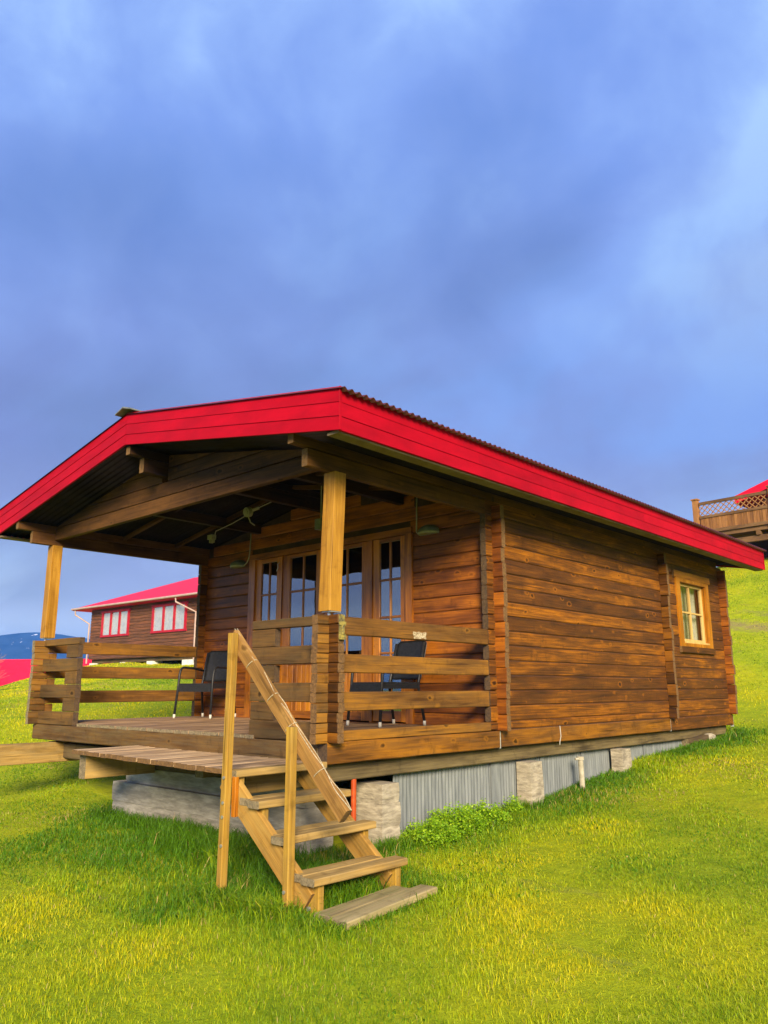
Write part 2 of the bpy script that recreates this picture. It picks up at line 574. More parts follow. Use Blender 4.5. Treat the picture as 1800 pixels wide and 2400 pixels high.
CEIL = speckle('ceiling_sheet', (0.012, 0.009, 0.009), (0.024, 0.018, 0.017), 3.0, 0.9, spec=0.03, bstr=0.05)
CONC = speckle('board_marked_concrete', (0.24, 0.22, 0.175), (0.46, 0.425, 0.345), 7.0, 0.9, 8.0, 0.5, c=(0.20, 0.185, 0.15), bdist=0.02, zstreak=(.7, .7, 3.5))
CONC2 = speckle('pale_concrete', (0.19, 0.165, 0.12), (0.43, 0.385, 0.285), 10.0, 0.9, 8.0, 0.6, c=(0.28, 0.24, 0.17), bdist=0.02, zstreak=(.8, .8, 3))
SKIRT = speckle('grey_skirting', (0.12, 0.135, 0.14), (0.21, 0.23, 0.23), 5.0, 0.6, 6.0, 0.12, spec=0.3, zstreak=(4, 4, 0.5))
BLACK = speckle('black_plastic', (0.010, 0.011, 0.013), (0.020, 0.021, 0.024), 40.0, 0.45, 2.0, 0.15, bdist=0.002)
WHITE = speckle('white_plastic', (0.42, 0.41, 0.36), (0.56, 0.54, 0.47), 8.0, 0.5, 3.0, 0.0)
CABLE = speckle('grey_cable', (0.30, 0.29, 0.25), (0.40, 0.38, 0.33), 8.0, 0.6, 2.0, 0.0)
LAMPG = speckle('lamp_housing', (0.10, 0.115, 0.10), (0.16, 0.175, 0.15), 12.0, 0.5, 3.0, 0.05)
LAMPW = speckle('lamp_diffuser', (0.20, 0.21, 0.15), (0.30, 0.31, 0.23), 8.0, 0.4, 2.0, 0.0)
METAL = speckle('zinc_metal', (0.42, 0.43, 0.44), (0.60, 0.61, 0.62), 25.0, 0.35, 3.0, 0.05, metal=0.8)
ZINC = speckle('ridge_zinc', (0.13, 0.15, 0.14), (0.24, 0.26, 0.24), 9.0, 0.5, 3.0, 0.1, metal=0.3)
RUST = speckle('orange_pipe_paint', (0.34, 0.045, 0.006), (0.46, 0.075, 0.008), 14.0, 0.5, 3.0, 0.05)
STRAP = speckle('mossy_metal', (0.055, 0.055, 0.04), (0.33, 0.27, 0.05), 30.0, 0.7, 4.0, 0.4)
FLAKE = speckle('flaking_white_paint', (0.14, 0.075, 0.022), (0.46, 0.40, 0.27), 75.0, 0.8, 6.0, 0.4, lo=0.40, hi=0.54)
JOINT = speckle('joint_strip_paint', (0.16, 0.17, 0.15), (0.46, 0.48, 0.43), 40.0, 0.6, 4.0, 0.2)
CURT = speckle('curtain_cloth', (0.74, 0.74, 0.74), (0.84, 0.84, 0.83), 5.0, 0.9, 3.0, 0.0)
ROOMM = speckle('dark_room', (0.06, 0.045, 0.03), (0.09, 0.065, 0.045), 2.0, 0.9, 2.0, 0.0)
ROPE = speckle('pale_cord', (0.25, 0.21, 0.13), (0.46, 0.40, 0.27), 60.0, 0.8, 2.0, 0.2)


def glassmat(name='window_glass', base=0.20, gain=1.4):
    mt, nt, bs, out = newmat(name)
    nt.nodes.remove(bs)
    tr = N(nt, 'ShaderNodeBsdfTransparent')
    tr.inputs[0].default_value = (0.93, 0.95, 0.95, 1)
    gl = N(nt, 'ShaderNodeBsdfGlossy', ins={'Roughness': 0.012})
    gl.inputs[0].default_value = (0.92, 0.95, 1.0, 1)
    tc = N(nt, 'ShaderNodeTexCoord')
    nz = N(nt, 'ShaderNodeTexNoise', ins={'Scale': 3.0, 'Detail': 1.0})
    nt.links.new(tc.outputs['Object'], nz.inputs['Vector'])
    bp = N(nt, 'ShaderNodeBump', ins={'Strength': 0.02, 'Distance': 0.05})
    nt.links.new(nz.outputs[0], bp.inputs['Height'])
    nt.links.new(bp.outputs[0], gl.inputs['Normal'])
    fr = N(nt, 'ShaderNodeFresnel', ins={'IOR': 1.52})
    mu = N(nt, 'ShaderNodeMath', operation='MULTIPLY_ADD', use_clamp=True, ins={1: gain, 2: base})
    nt.links.new(fr.outputs[0], mu.inputs[0])
    mx = N(nt, 'ShaderNodeMixShader')
    nt.links.new(mu.outputs[0], mx.inputs[0])
    nt.links.new(tr.outputs[0], mx.inputs[1])
    nt.links.new(gl.outputs[0], mx.inputs[2])
    nt.links.new(mx.outputs[0], out.inputs[0])
    return mt


CURT2 = speckle('dull_curtain', (0.38, 0.34, 0.27), (0.48, 0.43, 0.35), 5.0, 0.9, 3.0, 0.0)
CURT3 = speckle('net_curtain', (0.44, 0.43, 0.44), (0.56, 0.54, 0.54), 5.0, 0.9, 3.0, 0.0)
BEIGE = speckle('beige_curtain', (0.20, 0.155, 0.105), (0.29, 0.235, 0.165), 9.0, 0.9, 4.0, 0.0)
GLASS = glassmat()
GLASS2 = glassmat('clear_window_glass', 0.015, 0.18)

# ------------------------------------------------------------------ terrain
CP = np.array([
    (0.1, -.95, -.92), (.76, -1.0, -.91), (0, .6, -.87), (-.15, 1.0, -.86), (-.15, 2, -.80), (-.15, 3.85, -.72),
    (-.15, 5.75, -.49), (0, 7.4, -.41), (0, 8.8, -.29), (-3.1, 0, -.88), (-1.8, 0, -.88), (4.5, -4.3, -1.15),
    (1, -5, -1.18), (8, -2, -1.0), (6, 2, -.72), (6, 7, -.25), (-5, -3, -.98), (-8, -1, -.62), (-5, 4, -.45), (-5, 9, 0.05),
    (4, 4, -.62), (3, 0, -.94), (1.5, 2.5, -.76), (1.2, 5.5, -.50), (1.5, 9, -.20),
    (-10.3, 1.7, -.1), (-11.6, 3.2, .1), (-14.1, 6.3, .55), (-15, 8.2, .73), (-27, 8.3, .28), (-28.2, 10, .62), (-26.7, 6, .1),
    (-35, 15.2, 1.49), (-24, 16.5, 1.42), (-28.4, 16, 1.43), (-34, 9, -.2), (-40, 14, 0.2), (-44, 20, -.5), (-32, 3, -.9), (-20, -2, -.6), (-30, 26, 2.0),
    (-3.2, 22.15, 4.29), (-1.6, 16, 1.80), (-.4, 12, .5), (-1.65, 14.7, 1.42), (-.3, 17.1, 2.1), (2.7, 13.5, .55), (3, 20, 3.3),
    (8, 15, 1.2), (10, 25, 4.6), (-8, 38, 6.0), (-15, 30, 4.2), (-10, 20, 2.6), (8, 38, 6.5), (16, 10, .5), (-22, 38, 4.0), (14, -10, -1.3), (-6, -14, -1.4)], float)


def _tps(r2):
    return 0.5 * r2 * np.log(np.maximum(r2, 1e-9))


_n = len(CP)
_K = _tps(((CP[:, None, :2] - CP[None, :, :2]) ** 2).sum(-1)) + np.eye(_n) * 0.05
_Pm = np.c_[np.ones(_n), CP[:, :2]]
_A = np.block([[_K, _Pm], [_Pm.T, np.zeros((3, 3))]])
_W = np.linalg.solve(_A, np.r_[CP[:, 2], 0, 0, 0])


def smooth01(t):
    t = np.clip(t, 0, 1)
    return t * t * (3 - 2 * t)


def gz(x, y):
    x = np.asarray(x, float)
    y = np.asarray(y, float)
    sh = x.shape
    q = np.c_[x.ravel(), y.ravel()]
    r2 = ((q[:, None, :] - CP[None, :, :2]) ** 2).sum(-1)
    z = _tps(r2) @ _W[:_n] + _W[_n] + q @ _W[_n + 1:]
    z = np.clip(z, -6, 9)
    z = z + 0.018 * np.sin(q[:, 0] * 2.3 + 1.1) * np.sin(q[:, 1] * 1.9) + 0.01 * np.sin(q[:, 0] * 5.1 + q[:, 1] * 3.7)
    d = np.hypot(q[:, 0] + 6, q[:, 1] - 12)
    w = smooth01((d - 44) / 50)
    z = z * (1 - w) + (-5.0) * w
    return z.reshape(sh)


def gz1(x, y):
    return float(gz(np.array([x]), np.array([y]))[0])


def axis_samples(lo, hi, dense_lo, dense_hi, step):
    a = list(np.arange(dense_lo, dense_hi + 1e-6, step))
    s, p = step, dense_lo
    left = []
    while p > lo:
        s *= 1.16
        p -= s
        left.append(max(p, lo))
    s, p = step, a[-1]
    right = []
    while p < hi:
        s *= 1.16
        p += s
        right.append(min(p, hi))
    return np.array(left[::-1] + a + right)


def groundmat():
    mt, nt, bs, out = newmat('meadow_ground')
    L = nt.links.new
    tc = N(nt, 'ShaderNodeTexCoord')
    n1 = N(nt, 'ShaderNodeTexNoise', ins={'Scale': 0.55, 'Detail': 6.0, 'Roughness': 0.6})
    n2 = N(nt, 'ShaderNodeTexNoise', ins={'Scale': 6.0, 'Detail': 8.0, 'Roughness': 0.75})
    n3 = N(nt, 'ShaderNodeTexNoise', ins={'Scale': 0.9, 'Detail': 5.0, 'Roughness': 0.7})
    for n in (n1, n2):
        L(tc.outputs['Object'], n.inputs['Vector'])
    mp = N(nt, 'ShaderNodeMapping')
    mp.inputs['Scale'].default_value = (0.35, 0.9, 1.0)
    mp.inputs['Rotation'].default_value = (0, 0, 0.2)
    L(tc.outputs['Object'], mp.inputs['Vector'])
    L(mp.outputs[0], n3.inputs['Vector'])
    r1 = ramp(nt, [(0.34, (0.17, 0.27, 0.008)), (0.50, (0.31, 0.37, 0.008)), (0.66, (0.46, 0.43, 0.008))])
    L(n1.outputs[0], r1.inputs[0])
    r2 = ramp(nt, [(0.30, (0.10, 0.17, 0.006)), (0.62, (0.36, 0.41, 0.012))])
    L(n2.outputs[0], r2.inputs[0])
    c = mixc(nt, 0.5, r1.outputs[0], r2.outputs[0])
    r3 = ramp(nt, [(0.60, (0, 0, 0)), (0.72, (0.7, 0.7, 0.7))])
    L(n3.outputs[0], r3.inputs[0])
    c = mixc(nt, r3.outputs[0], c, (0.20, 0.165, 0.075))
    # trodden dirt strip across the hill behind the cabin
    sp = N(nt, 'ShaderNodeSeparateXYZ')
    L(tc.outputs['Object'], sp.inputs[0])
    ln_ = N(nt, 'ShaderNodeMath', operation='MULTIPLY_ADD', ins={1: 0.30, 2: -15.6})
    L(sp.outputs[0], ln_.inputs[0])
    dd_ = N(nt, 'ShaderNodeMath', operation='ADD')
    L(sp.outputs[1], dd_.inputs[0])
    L(ln_.outputs[0], dd_.inputs[1])
    ab = N(nt, 'ShaderNodeMath', operation='ABSOLUTE')
    L(dd_.outputs[0], ab.inputs[0])
    nm = N(nt, 'ShaderNodeMath', operation='MULTIPLY_ADD', ins={1: 1.6, 2: -0.8})
    L(n2.outputs[0], nm.inputs[0])
    sm = N(nt, 'ShaderNodeMath', operation='ADD')
    L(ab.outputs[0], sm.inputs[0])
    L(nm.outputs[0], sm.inputs[1])
    rr_ = ramp(nt, [(0.05, (0.8, 0.8, 0.8)), (0.55, (0, 0, 0))])
    L(sm.outputs[0], rr_.inputs[0])
    c = mixc(nt, rr_.outputs[0], c, (0.27, 0.20, 0.09))
    L(c, bs.inputs['Base Color'])
    bs.inputs['Roughness'].default_value = 0.95
    bs.inputs['Specular IOR Level'].default_value = 0.1
    bump(nt, bs, n2.outputs[0], 0.7, 0.12)
    return mt


def build_ground():
    xs = axis_samples(-2600, 2600, -16, 12, 0.4)
    ys = axis_samples(-2600, 2600, -8, 26, 0.4)
    X, Y = np.meshgrid(xs, ys)
    Z = gz(X, Y)
    nx, ny = len(xs), len(ys)
    v = np.c_[X.ravel(), Y.ravel(), Z.ravel()]
    idx = np.arange(nx * ny).reshape(ny, nx)
    f = np.stack([idx[:-1, :-1], idx[:-1, 1:], idx[1:, 1:], idx[1:, :-1]], -1).reshape(-1, 4)
    me = bpy.data.meshes.new('ground')
    me.from_pydata(v.tolist(), [], f.tolist())
    me.polygons.foreach_set('use_smooth', [True] * len(f))
    me.materials.append(groundmat())
    o = put('ground', me)
    tag(o, 'green and yellow meadow ground sloping up behind the cabin', None, None, 'structure')


build_ground()


def build_mountain():
    mt, nt, bs, out = newmat('haze_blue_rock')
    L = nt.links.new
    tc = N(nt, 'ShaderNodeTexCoord')
    mp = N(nt, 'ShaderNodeMapping')
    mp.inputs['Scale'].default_value = (0.03, 0.03, 0.006)
    L(tc.outputs['Object'], mp.inputs['Vector'])
    n = N(nt, 'ShaderNodeTexNoise', ins={'Scale': 1.0, 'Detail': 6.0, 'Roughness': 0.6})
    L(mp.outputs[0], n.inputs['Vector'])
    rp = ramp(nt, [(0.35, (0.010, 0.020, 0.045)), (0.6, (0.022, 0.040, 0.080))])  # dark rock with the blue of distant haze put into its colour
    L(n.outputs[0], rp.inputs[0])
    # snow gullies high on the cliff
    sp = N(nt, 'ShaderNodeSeparateXYZ')
    L(tc.outputs['Object'], sp.inputs[0])
    hi = N(nt, 'ShaderNodeMapRange', ins={1: 68.0, 2: 82.0})
    L(sp.outputs[2], hi.inputs[0])
    g = ramp(nt, [(0.66, (0, 0, 0)), (0.70, (1, 1, 1))])
    n2 = N(nt, 'ShaderNodeTexNoise', ins={'Scale': 2.6, 'Detail': 3.0})
    L(mp.outputs[0], n2.inputs['Vector'])
    L(n2.outputs[0], g.inputs[0])
    mu = N(nt, 'ShaderNodeMath', operation='MULTIPLY')
    L(hi.outputs[0], mu.inputs[0])
    L(g.outputs[0], mu.inputs[1])
    c = mixc(nt, mu.outputs[0], rp.outputs[0], (0.75, 0.78, 0.82))
    L(c, bs.inputs['Base Color'])
    bs.inputs['Roughness'].default_value = 1.0
    bs.inputs['Specular IOR Level'].default_value = 0.0
    v, f = [], []
    nu, nv = 140, 14
    for i in range(nu):
        a = -1.15 + 1.75 * i / (nu - 1)          # angle from the photo's left edge, + to the right
        # direction measured at the camera
        th = math.radians(68.7) - a
        d = Vector((-math.sin(th), math.cos(th), 0))
        h = 84 + 16 * math.sin(a * 7 + 1.35) + 9 * math.sin(a * 17 + 0.4) + 4 * math.sin(a * 43)
        h = h * (0.55 + 0.45 * math.exp(-((a - 0.03) / 0.55) ** 2))
        for j in range(nv):
            t = j / (nv - 1)
            dist = 1450 + 330 * t
            pr = t ** 0.8 if t < 0.75 else 0.795 + 0.205 * smooth01((t - 0.75) / 0.22)
            z = -5.5 + (h + 5.5) * pr + 4 * mnoise.noise(Vector((i * 0.35, j * 0.5, 0)))*(1-abs(2*t-1))
            dd = dist + 25 * mnoise.noise(Vector((i * 0.3, j * 0.3, 7)))
            v.append((CAM.x + d.x * dd, CAM.y + d.y * dd, z))
    for i in range(nu - 1):
        for j in range(nv - 1):
            f.append((i * nv + j, (i + 1) * nv + j, (i + 1) * nv + j + 1, i * nv + j + 1))
    o = mk('mountain', v, f, mt, None, True)
    tag(o, 'blue mountain ridge with snow gullies on the far left horizon', None, None, 'structure')


build_mountain()

# ------------------------------------------------------------------ the log cabin
W = 5.11                 # outer width
YW, YM, YB = 2.32, 6.42, 8.73   # front wall, cross wall, back wall (front faces)
T = 0.07
ST = 0.114               # log ends stand out this far
XE, YF, YR = 0.582, -0.481, 9.269
XC = -2.557
ZFB, ZFT, ZRB, ZRT = 2.293, 2.638, 2.851, 3.183
SL = (ZRB - ZFB) / (XE - XC)
CZ = 0.152

cabin = thing('log_cabin', (-2.55, 4.4, -0.9), 'brown log cabin with red roof fascia and a railed open porch', 'cabin')


def roofz(x):
    """underside line of the roof"""
    return ZFB + (XE - abs(x - XC) - XC) * SL


def core(name, lo, hi, mat=DARKW):
    mb = MB()
    mb.box(lo, hi)
    return mb.build(name, mat, cabin)


# --- side wall on the right (the one in the sun)
wallR = core('side_wall', (-0.062, YW + 0.02, 0.0), (-0.012, YB + 0.05, 2.34))
WIN = (7.10, 8.14, 1.04, 2.0)     # window opening y0 y1 z0 z1


def side_logs(x0, x1, parent, hole=None):
    zs = [(0.012, 0.088)] + [(0.092 + 0.15 * k, 0.092 + 0.15 * k + 0.145) for k in range(15)]
    for k, (z0, z1) in enumerate(zs):
        dx = random.uniform(-0.003, 0.003)
        spans = [(YW - ST, YB + T + ST)]
        if hole and z1 > hole[2] and z0 < hole[3]:
            spans = [(YW - ST, hole[0]), (hole[1], YB + T + ST)]
        for (y0, y1) in spans:
            beam('log', (x0 + dx, y0, z0), (x1 + dx, y1, z1), 'y', [LOGY, END_D], parent, ch=0.011)


side_logs(-T, 0.0, wallR, WIN)
# the core must not block the window
bpy.data.objects.remove(wallR.children[0]) if False else None
me = wallR.data
me.clear_geometry()
mb = MB()
mb.box((-0.062, YW + 0.02, 0.0), (-0.012, WIN[0], 2.34))
mb.box((-0.062, WIN[1], 0.0), (-0.012, YB + 0.05, 2.34))
mb.box((-0.062, WIN[0] + .001, 0.0), (-0.012, WIN[1] - .001, WIN[2]))
mb.box((-0.062, WIN[0] + .001, WIN[3]), (-0.012, WIN[1] - .001, 2.34))
me.from_pydata(mb.v, [], mb.f)

wallL = core('side_wall', (-W + 0.012, YW + 0.02, 0.0), (-W + 0.062, YB + 0.05, 2.34))
side_logs(-W, -W + T, wallL)

# --- front wall with the doors, and the gable over it
DX0, DX1, DZ1 = -4.03, -1.085, 2.205
wallF = MB()
wallF.box((-W + .07, YW + .012, 0), (DX0, YW + .058, 2.30))
wallF.box((DX1, YW + .012, 0), (-.075, YW + .058, 2.30))
wallF.box((DX0 + .001, YW + .012, DZ1), (DX1 - .001, YW + .058, 2.30))
# gable core
wallF.add([(-W, YW + .012, 2.302), (0, YW + .012, 2.302), (0, YW + .012, roofz(0) - .01), (XC, YW + .012, ZRB - .01), (-W, YW + .012, roofz(-W) - .01),
           (-W, YW + .058, 2.302), (0, YW + .058, 2.302), (0, YW + .058, roofz(0) - .01), (XC, YW + .058, ZRB - .01), (-W, YW + .058, roofz(-W) - .01)],
          [(0, 1, 2, 3, 4), (9, 8, 7, 6, 5), (0, 5, 6, 1), (1, 6, 7, 2), (2, 7, 8, 3), (3, 8, 9, 4), (4, 9, 5, 0)])
wallF = wallF.build('front_wall', DARKW, cabin)


def gable_limit(z):
    """half width under the roof at height z"""
    return (ZRB - z) / SL


def cross_logs(y0, parent, hole=None, zmax=2.84, mat=LOGX, k0=0, zbase=0.004, left=True):
    k = k0
    while True:
        z0 = zbase + CZ * k
        z1 = z0 + CZ - 0.004
        if z0 > zmax - 0.03:
            break
        z1 = min(z1, zmax)
        dy = random.uniform(-0.003, 0.003)
        xl, xr = -W - ST, ST
        if z1 > 2.35:
            hw = gable_limit(z1)
            xl, xr = max(xl, XC - hw), min(xr, XC + hw)
        if xr - xl < 0.15:
            break
        spans = [(xl, xr)]
        if hole and z1 > hole[2] + 0.02 and z0 < hole[3] - 0.02:
            spans = [(xl, hole[0]), (hole[1], xr)]
        for (a, b) in spans:
            if abs(b - ST) < 1e-6:
                b += random.uniform(-.014, .010)
            beam('log', (a, y0 + dy, z0), (b, y0 + T + dy, z1), 'x', [mat, END], parent, ch=0.011)
        k += 1


cross_logs(YW, wallF, (DX0 + .03, DX1 - .03, 0.0, DZ1 - .03))
# --- cross wall inside: only its log ends show outside
wallM = core('cross_wall', (-W + .07, YM + .01, 0.0), (-.07, YM + .06, 2.30))
for k in range(15):
    z0 = 0.004 + CZ * k
    for (a, b) in ((0.002, ST), (-W - ST, -W - .002)):
        e = random.uniform(-.013, .010)
        beam('log_end', (a, YM + e * .4, z0), (b + (e if a > 0 else 0), YM + T + e * .4, z0 + CZ - .006), 'x', [STUBX, END], wallM, ch=0.011)
wallB = core('back_wall', (-W + .07, YB + .01, 0.0), (-.07, YB + .06, 2.30))
cross_logs(YB, wallB)

# --- sills, foundation timbers, skirting
beam('sill_beam', (-T - .03, 0.0, -.160), (.006, YW + .02, .002), 'y', [SILLY, END_D], cabin, ch=.008)
beam('sill_beam', (-T - .03, YW + .045, -.158), (.004, YM + .01, .004), 'y', [SILLY, END_D], cabin, ch=.008)
beam('sill_beam', (-T - .03, YM + .032, -.162), (.004, YB + .10, .002), 'y', [LOGY, END_D], cabin, ch=.008)
beam('sill_beam', (-W, .12, -.160), (-W + T + .03, YB + .1, .002), 'y', [SILLY, END_D], cabin, ch=.008)
beam('sill_beam', (-W - .02, -.006, -.170), (-T - .034, .08, -.002), 'x', [SILLX, END_G], cabin, ch=.008)
beam('sill_beam', (-W + .08, YB, -.160), (-T - .034, YB + .07, .002), 'x', [SILLX, END_G], cabin, ch=.008)
for y, z0, z1 in ((YW + .0325, -.165, -.004), (YM + .021, -.165, -.004), (YB + .115, -.19, -.01)):
    beam('joint_strip', (-.05, y - .010, z0), (-.002, y + .010, z1), 'z', JOINT, cabin, ch=.002)
beam('edge_log', (-T, .10, .006), (-.002, YW - ST - .004, .086), 'y', [RAILY, END], cabin, ch=.006)
beam('foundation_beam', (-.26, .06, -.305), (-.085, YB, -.166), 'y', [GREYY, END_G], cabin, ch=.01)
beam('foundation_beam', (-W + .1, .14, -.375), (-.30, .28, -.205), 'x', [GREYX, END_G], cabin, ch=.01)
beam('foundation_beam', (-4.72, -.80, -.415), (-4.60, 2.2, -.192), 'y', [STAIRY, END_G], cabin, ch=.006)
# corrugated skirting along the side
seg, sk0, sk1 = 0.0125, 0.95, 7.6
ny = int((sk1 - sk0) / seg)
v, f = [], []
for i in range(ny + 1):
    y = sk0 + i * seg
    x = -.165 + .0035 * math.sin(y * 2 * PI / .05)
    zb = gz1(-.15, y) - .15
    v += [(x, y, -.29), (x, y, zb), (x - .004, y, zb), (x - .004, y, -.29)]
for i in range(ny):
    a = i * 4
    f += [(a + 1, a + 5, a + 4, a), (a + 3, a + 7, a + 6, a + 2), (a, a + 4, a + 7, a + 3)]
skirt = mk('skirting_sheet', v, f, SKIRT, cabin)
for y in (2.42, 3.35, 4.25, 5.1, 5.9):
    beam('cover_strip', (-.158, y - .03, gz1(-.15, y) - .1), (-.146, y + .03 + .09 * (y < 2.5), -.30), 'z', SKIRT, skirt, ch=.002)
fl = MB()
fl.box((-W + .066, YW + .06, -.03), (-.066, YB + .01, .0))
fl.build('floor', ROOMM, cabin)
# --- deck
dk = MB()
dk.box((-W + .075, .085, -.03), (-.075, YW, -.004))
deck = dk.build('deck', DARKW, cabin)
xd = -W + .08
while xd < -.10:
    w_ = random.uniform(.108, .122)
    beam('deck_board', (xd, random.uniform(-.004, .006) if -4.15 < xd < -1.0 else .08, 0.0), (min(xd + w_, -.075), YW - .004, .031 + random.uniform(-.002, .002)), 'y', [DECK, END_G], deck, ch=.004)
    xd += w_ + .006

# --- porch railing
PR = [(0.004, .152), (.307, .459), (.610, .758)]          # full front rails
PTOP = (.914, .992)
SP = [(.156, .303), (.463, .606), (.762, .910)]           # blocks between
SR = [(.238, .388), (.538, .686), (.840, .990)]           # side rails


def front_panel(xa, xb, xs0, xs1):
    for (z0, z1) in PR + [PTOP]:
        beam('rail', (xa, random.uniform(-.004, .002), z0), (xb, T - .006, z1), 'x', [RAILX, END_D], cabin, ch=.006)
    for (z0, z1) in SP:
        e = random.uniform(-.02, .01)
        beam('spacer_block', (xs0 + (e if xs0 < xs1 and xa > -2 else 0), .002, z0), (xs1 + (e if xa < -2 else 0), T - .008, z1), 'x', [RAILX, END_D], cabin, ch=.005)


front_panel(-.97, -.074, -.97, -.66)
front_panel(-W + T + .004, -4.15, -4.44, -4.15)


def side_rails(x0, x1, inner):
    for (z0, z1) in SR:
        beam('rail', (x0, T + .004, z0), (x1 + random.uniform(-.003, .002), YW - ST - .01, z1), 'y', [RAILY, END], cabin, ch=.007)
    for (z0, z1) in [(.092, .234), (.392, .534), (.690, .836)]:
        beam('spacer_block', (x0 + .004, T + .004, z0), (x1 - .004, T + .10, z1), 'y', [RAILY, END_D], cabin, ch=.006)


side_rails(-T + .002, -.004, -1)
side_rails(-W + .004, -W + T - .004, 1)
# stacked log ends at the two front corners
for side in (0, 1):
    n = 13
    for k in range(n):
        z0 = .988 / n * k
        z1 = z0 + .988 / n - .003
        e1, e2 = random.uniform(-.007, .007), random.uniform(-.007, .007)
        o1, o2 = random.uniform(-.003, .003), random.uniform(-.003, .003)
        if side == 0:
            beam('corner_block', (-T + o1, -ST + e1, z0), (o1, T, z1), 'y', [STUBY, END], cabin, ch=.007, jit=.002)
            beam('corner_block', (.004, .001 + o2, z0 + .004), (ST + e2, T + o2, z1 + .004), 'x', [STUBX, END], cabin, ch=.007, jit=.002)
        else:
            beam('corner_block', (-W + o1, -ST + e1, z0), (-W + T + o1, T, z1), 'y', [STUBY, END_G], cabin, ch=.007, jit=.002)
            beam('corner_block', (-W - ST + e2, .001 + o2, z0 + .004), (-W - .004, T + o2, z1 + .004), 'x', [STUBX, END], cabin, ch=.007, jit=.002)
# rusty gate strap on the corner
mb = MB()
mb.box((ST + .002, .002, .80), (ST + .010, .060, .985))
mb.box((ST + .010, -.004, .90), (ST + .020, .066, .93))
mb.box((ST + .010, -.004, .79), (ST + .022, .066, .83))
mb.tube([(ST + .018, .03, .83), (ST + .018, .03, .90)], .012)
mb.build('latch', STRAP, cabin)
# flaking paint on the top side rail
rngp = random.Random(3)
v, f = [(.0035, 0, 0)], []
cy0, cz0 = 1.14, .880
v = [(-.0015, cy0, cz0)]
for k in range(26):
    a = 2 * PI * k / 26
    rr = 1 + rngp.uniform(-.25, .2)
    v.append((-.0005, cy0 + .095 * rr * max(-1, min(1, 1.3 * math.cos(a))), cz0 + .030 * rr * max(-1, min(1, 1.25 * math.sin(a)))))
f = [(0, 1 + k, 1 + (k + 1) % 26) for k in range(26)]
o = mk('paint_patch', v, f, FLAKE, cabin)
o.data.materials[0] = FLAKE
o['label'] = 'patch of flaking white paint on the top rail'

# --- porch posts, standing on pins over the corner blocks
for (px, lx) in ((0.0, 0.0), (-W + T - .02, 0)):
    x1 = px + .045 if px > -1 else px + .03
    bm_ = beam('post', (x1 - .135, -.012, 1.022), (x1, .118, 2.172), 'z', [POST, END], cabin, ch=.004)
    if px > -1:
        for vv in bm_.data.vertices:      # it leans a little
            vv.co.x += (vv.co.z - 1.6) * .022
            vv.co.y += (vv.co.z - 1.6) * .012
    mb = MB()
    mb.tube([(x1 - .07, .03, .985), (x1 - .07, .03, 1.03)], .014)
    mb.box((x1 - .12, -.005, 1.012), (x1 - .015, .105, 1.0205))
    mb.build('post_pin', METAL, cabin)

# --- roof: ceiling sheet, purlins, rafters, fascia, corrugated cover
def sheet(name, zoff, y0, y1, x0, x1, pitch, amp, mat, parent, th=.003, nseg=8):
    """corrugated sheet on one slope between x0 and x1, waves along y"""
    n = int((y1 - y0) / pitch * nseg)
    v, f = [], []
    for i in range(n + 1):
        y = y0 + (y1 - y0) * i / n
        dz = amp * math.sin(2 * PI * (y - y0) / pitch)
        for x in (x0, x1):
            z = roofz(x) + zoff + dz
            v += [(x, y, z), (x, y, z + th)]
    for i in range(n):
        a, b = i * 4, (i + 1) * 4
        f += [(a, a + 2, b + 2, b), (a + 1, b + 1, b + 3, a + 3), (a, b, b + 1, a + 1), (a + 2, a + 3, b + 3, b + 2)]
    return mk(name, v, f, mat, parent, True)


XL = 2 * XC - XE
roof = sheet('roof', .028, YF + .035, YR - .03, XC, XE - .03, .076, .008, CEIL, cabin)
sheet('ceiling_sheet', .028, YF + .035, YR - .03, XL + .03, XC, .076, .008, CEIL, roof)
HT = ZRT - ZRB
sheet('roof_sheet', HT - .010, YF - .012, YR + .02, XC, XE + .060, .0785, .0135, ROOFM, roof)
sheet('roof_sheet', HT - .010, YF - .012, YR + .02, XL - .060, XC, .0785, .0135, ROOFM, roof)
# fascia: three boards on each edge
fh = HT / 3


def gable_board(k, right, y0, y1):
    """one board of the front or back fascia, cut to the slope"""
    xa, xb = (XC + .0015, XE + .010) if right else (XL - .010, XC - .0015)
    v = []
    z0, z1 = fh * k + .0002, fh * (k + 1) - .0004
    if k == 2:
        z1 += .012
    for y in (y0, y1):
        for x, q in ((xa, z0), (xb, z0), (xb, z1), (xa, z1)):
            zz = roofz(min(max(x, XL - .01), XE + .01)) + q
            v.append((x, y + (.006 if (q == z1 and y == y0) else 0), zz))
    f = [(0, 1, 2, 3), (7, 6, 5, 4), (0, 4, 5, 1), (1, 5, 6, 2), (2, 6, 7, 3), (3, 7, 4, 0)]
    return mk('fascia_board', v, f, RED, roof)


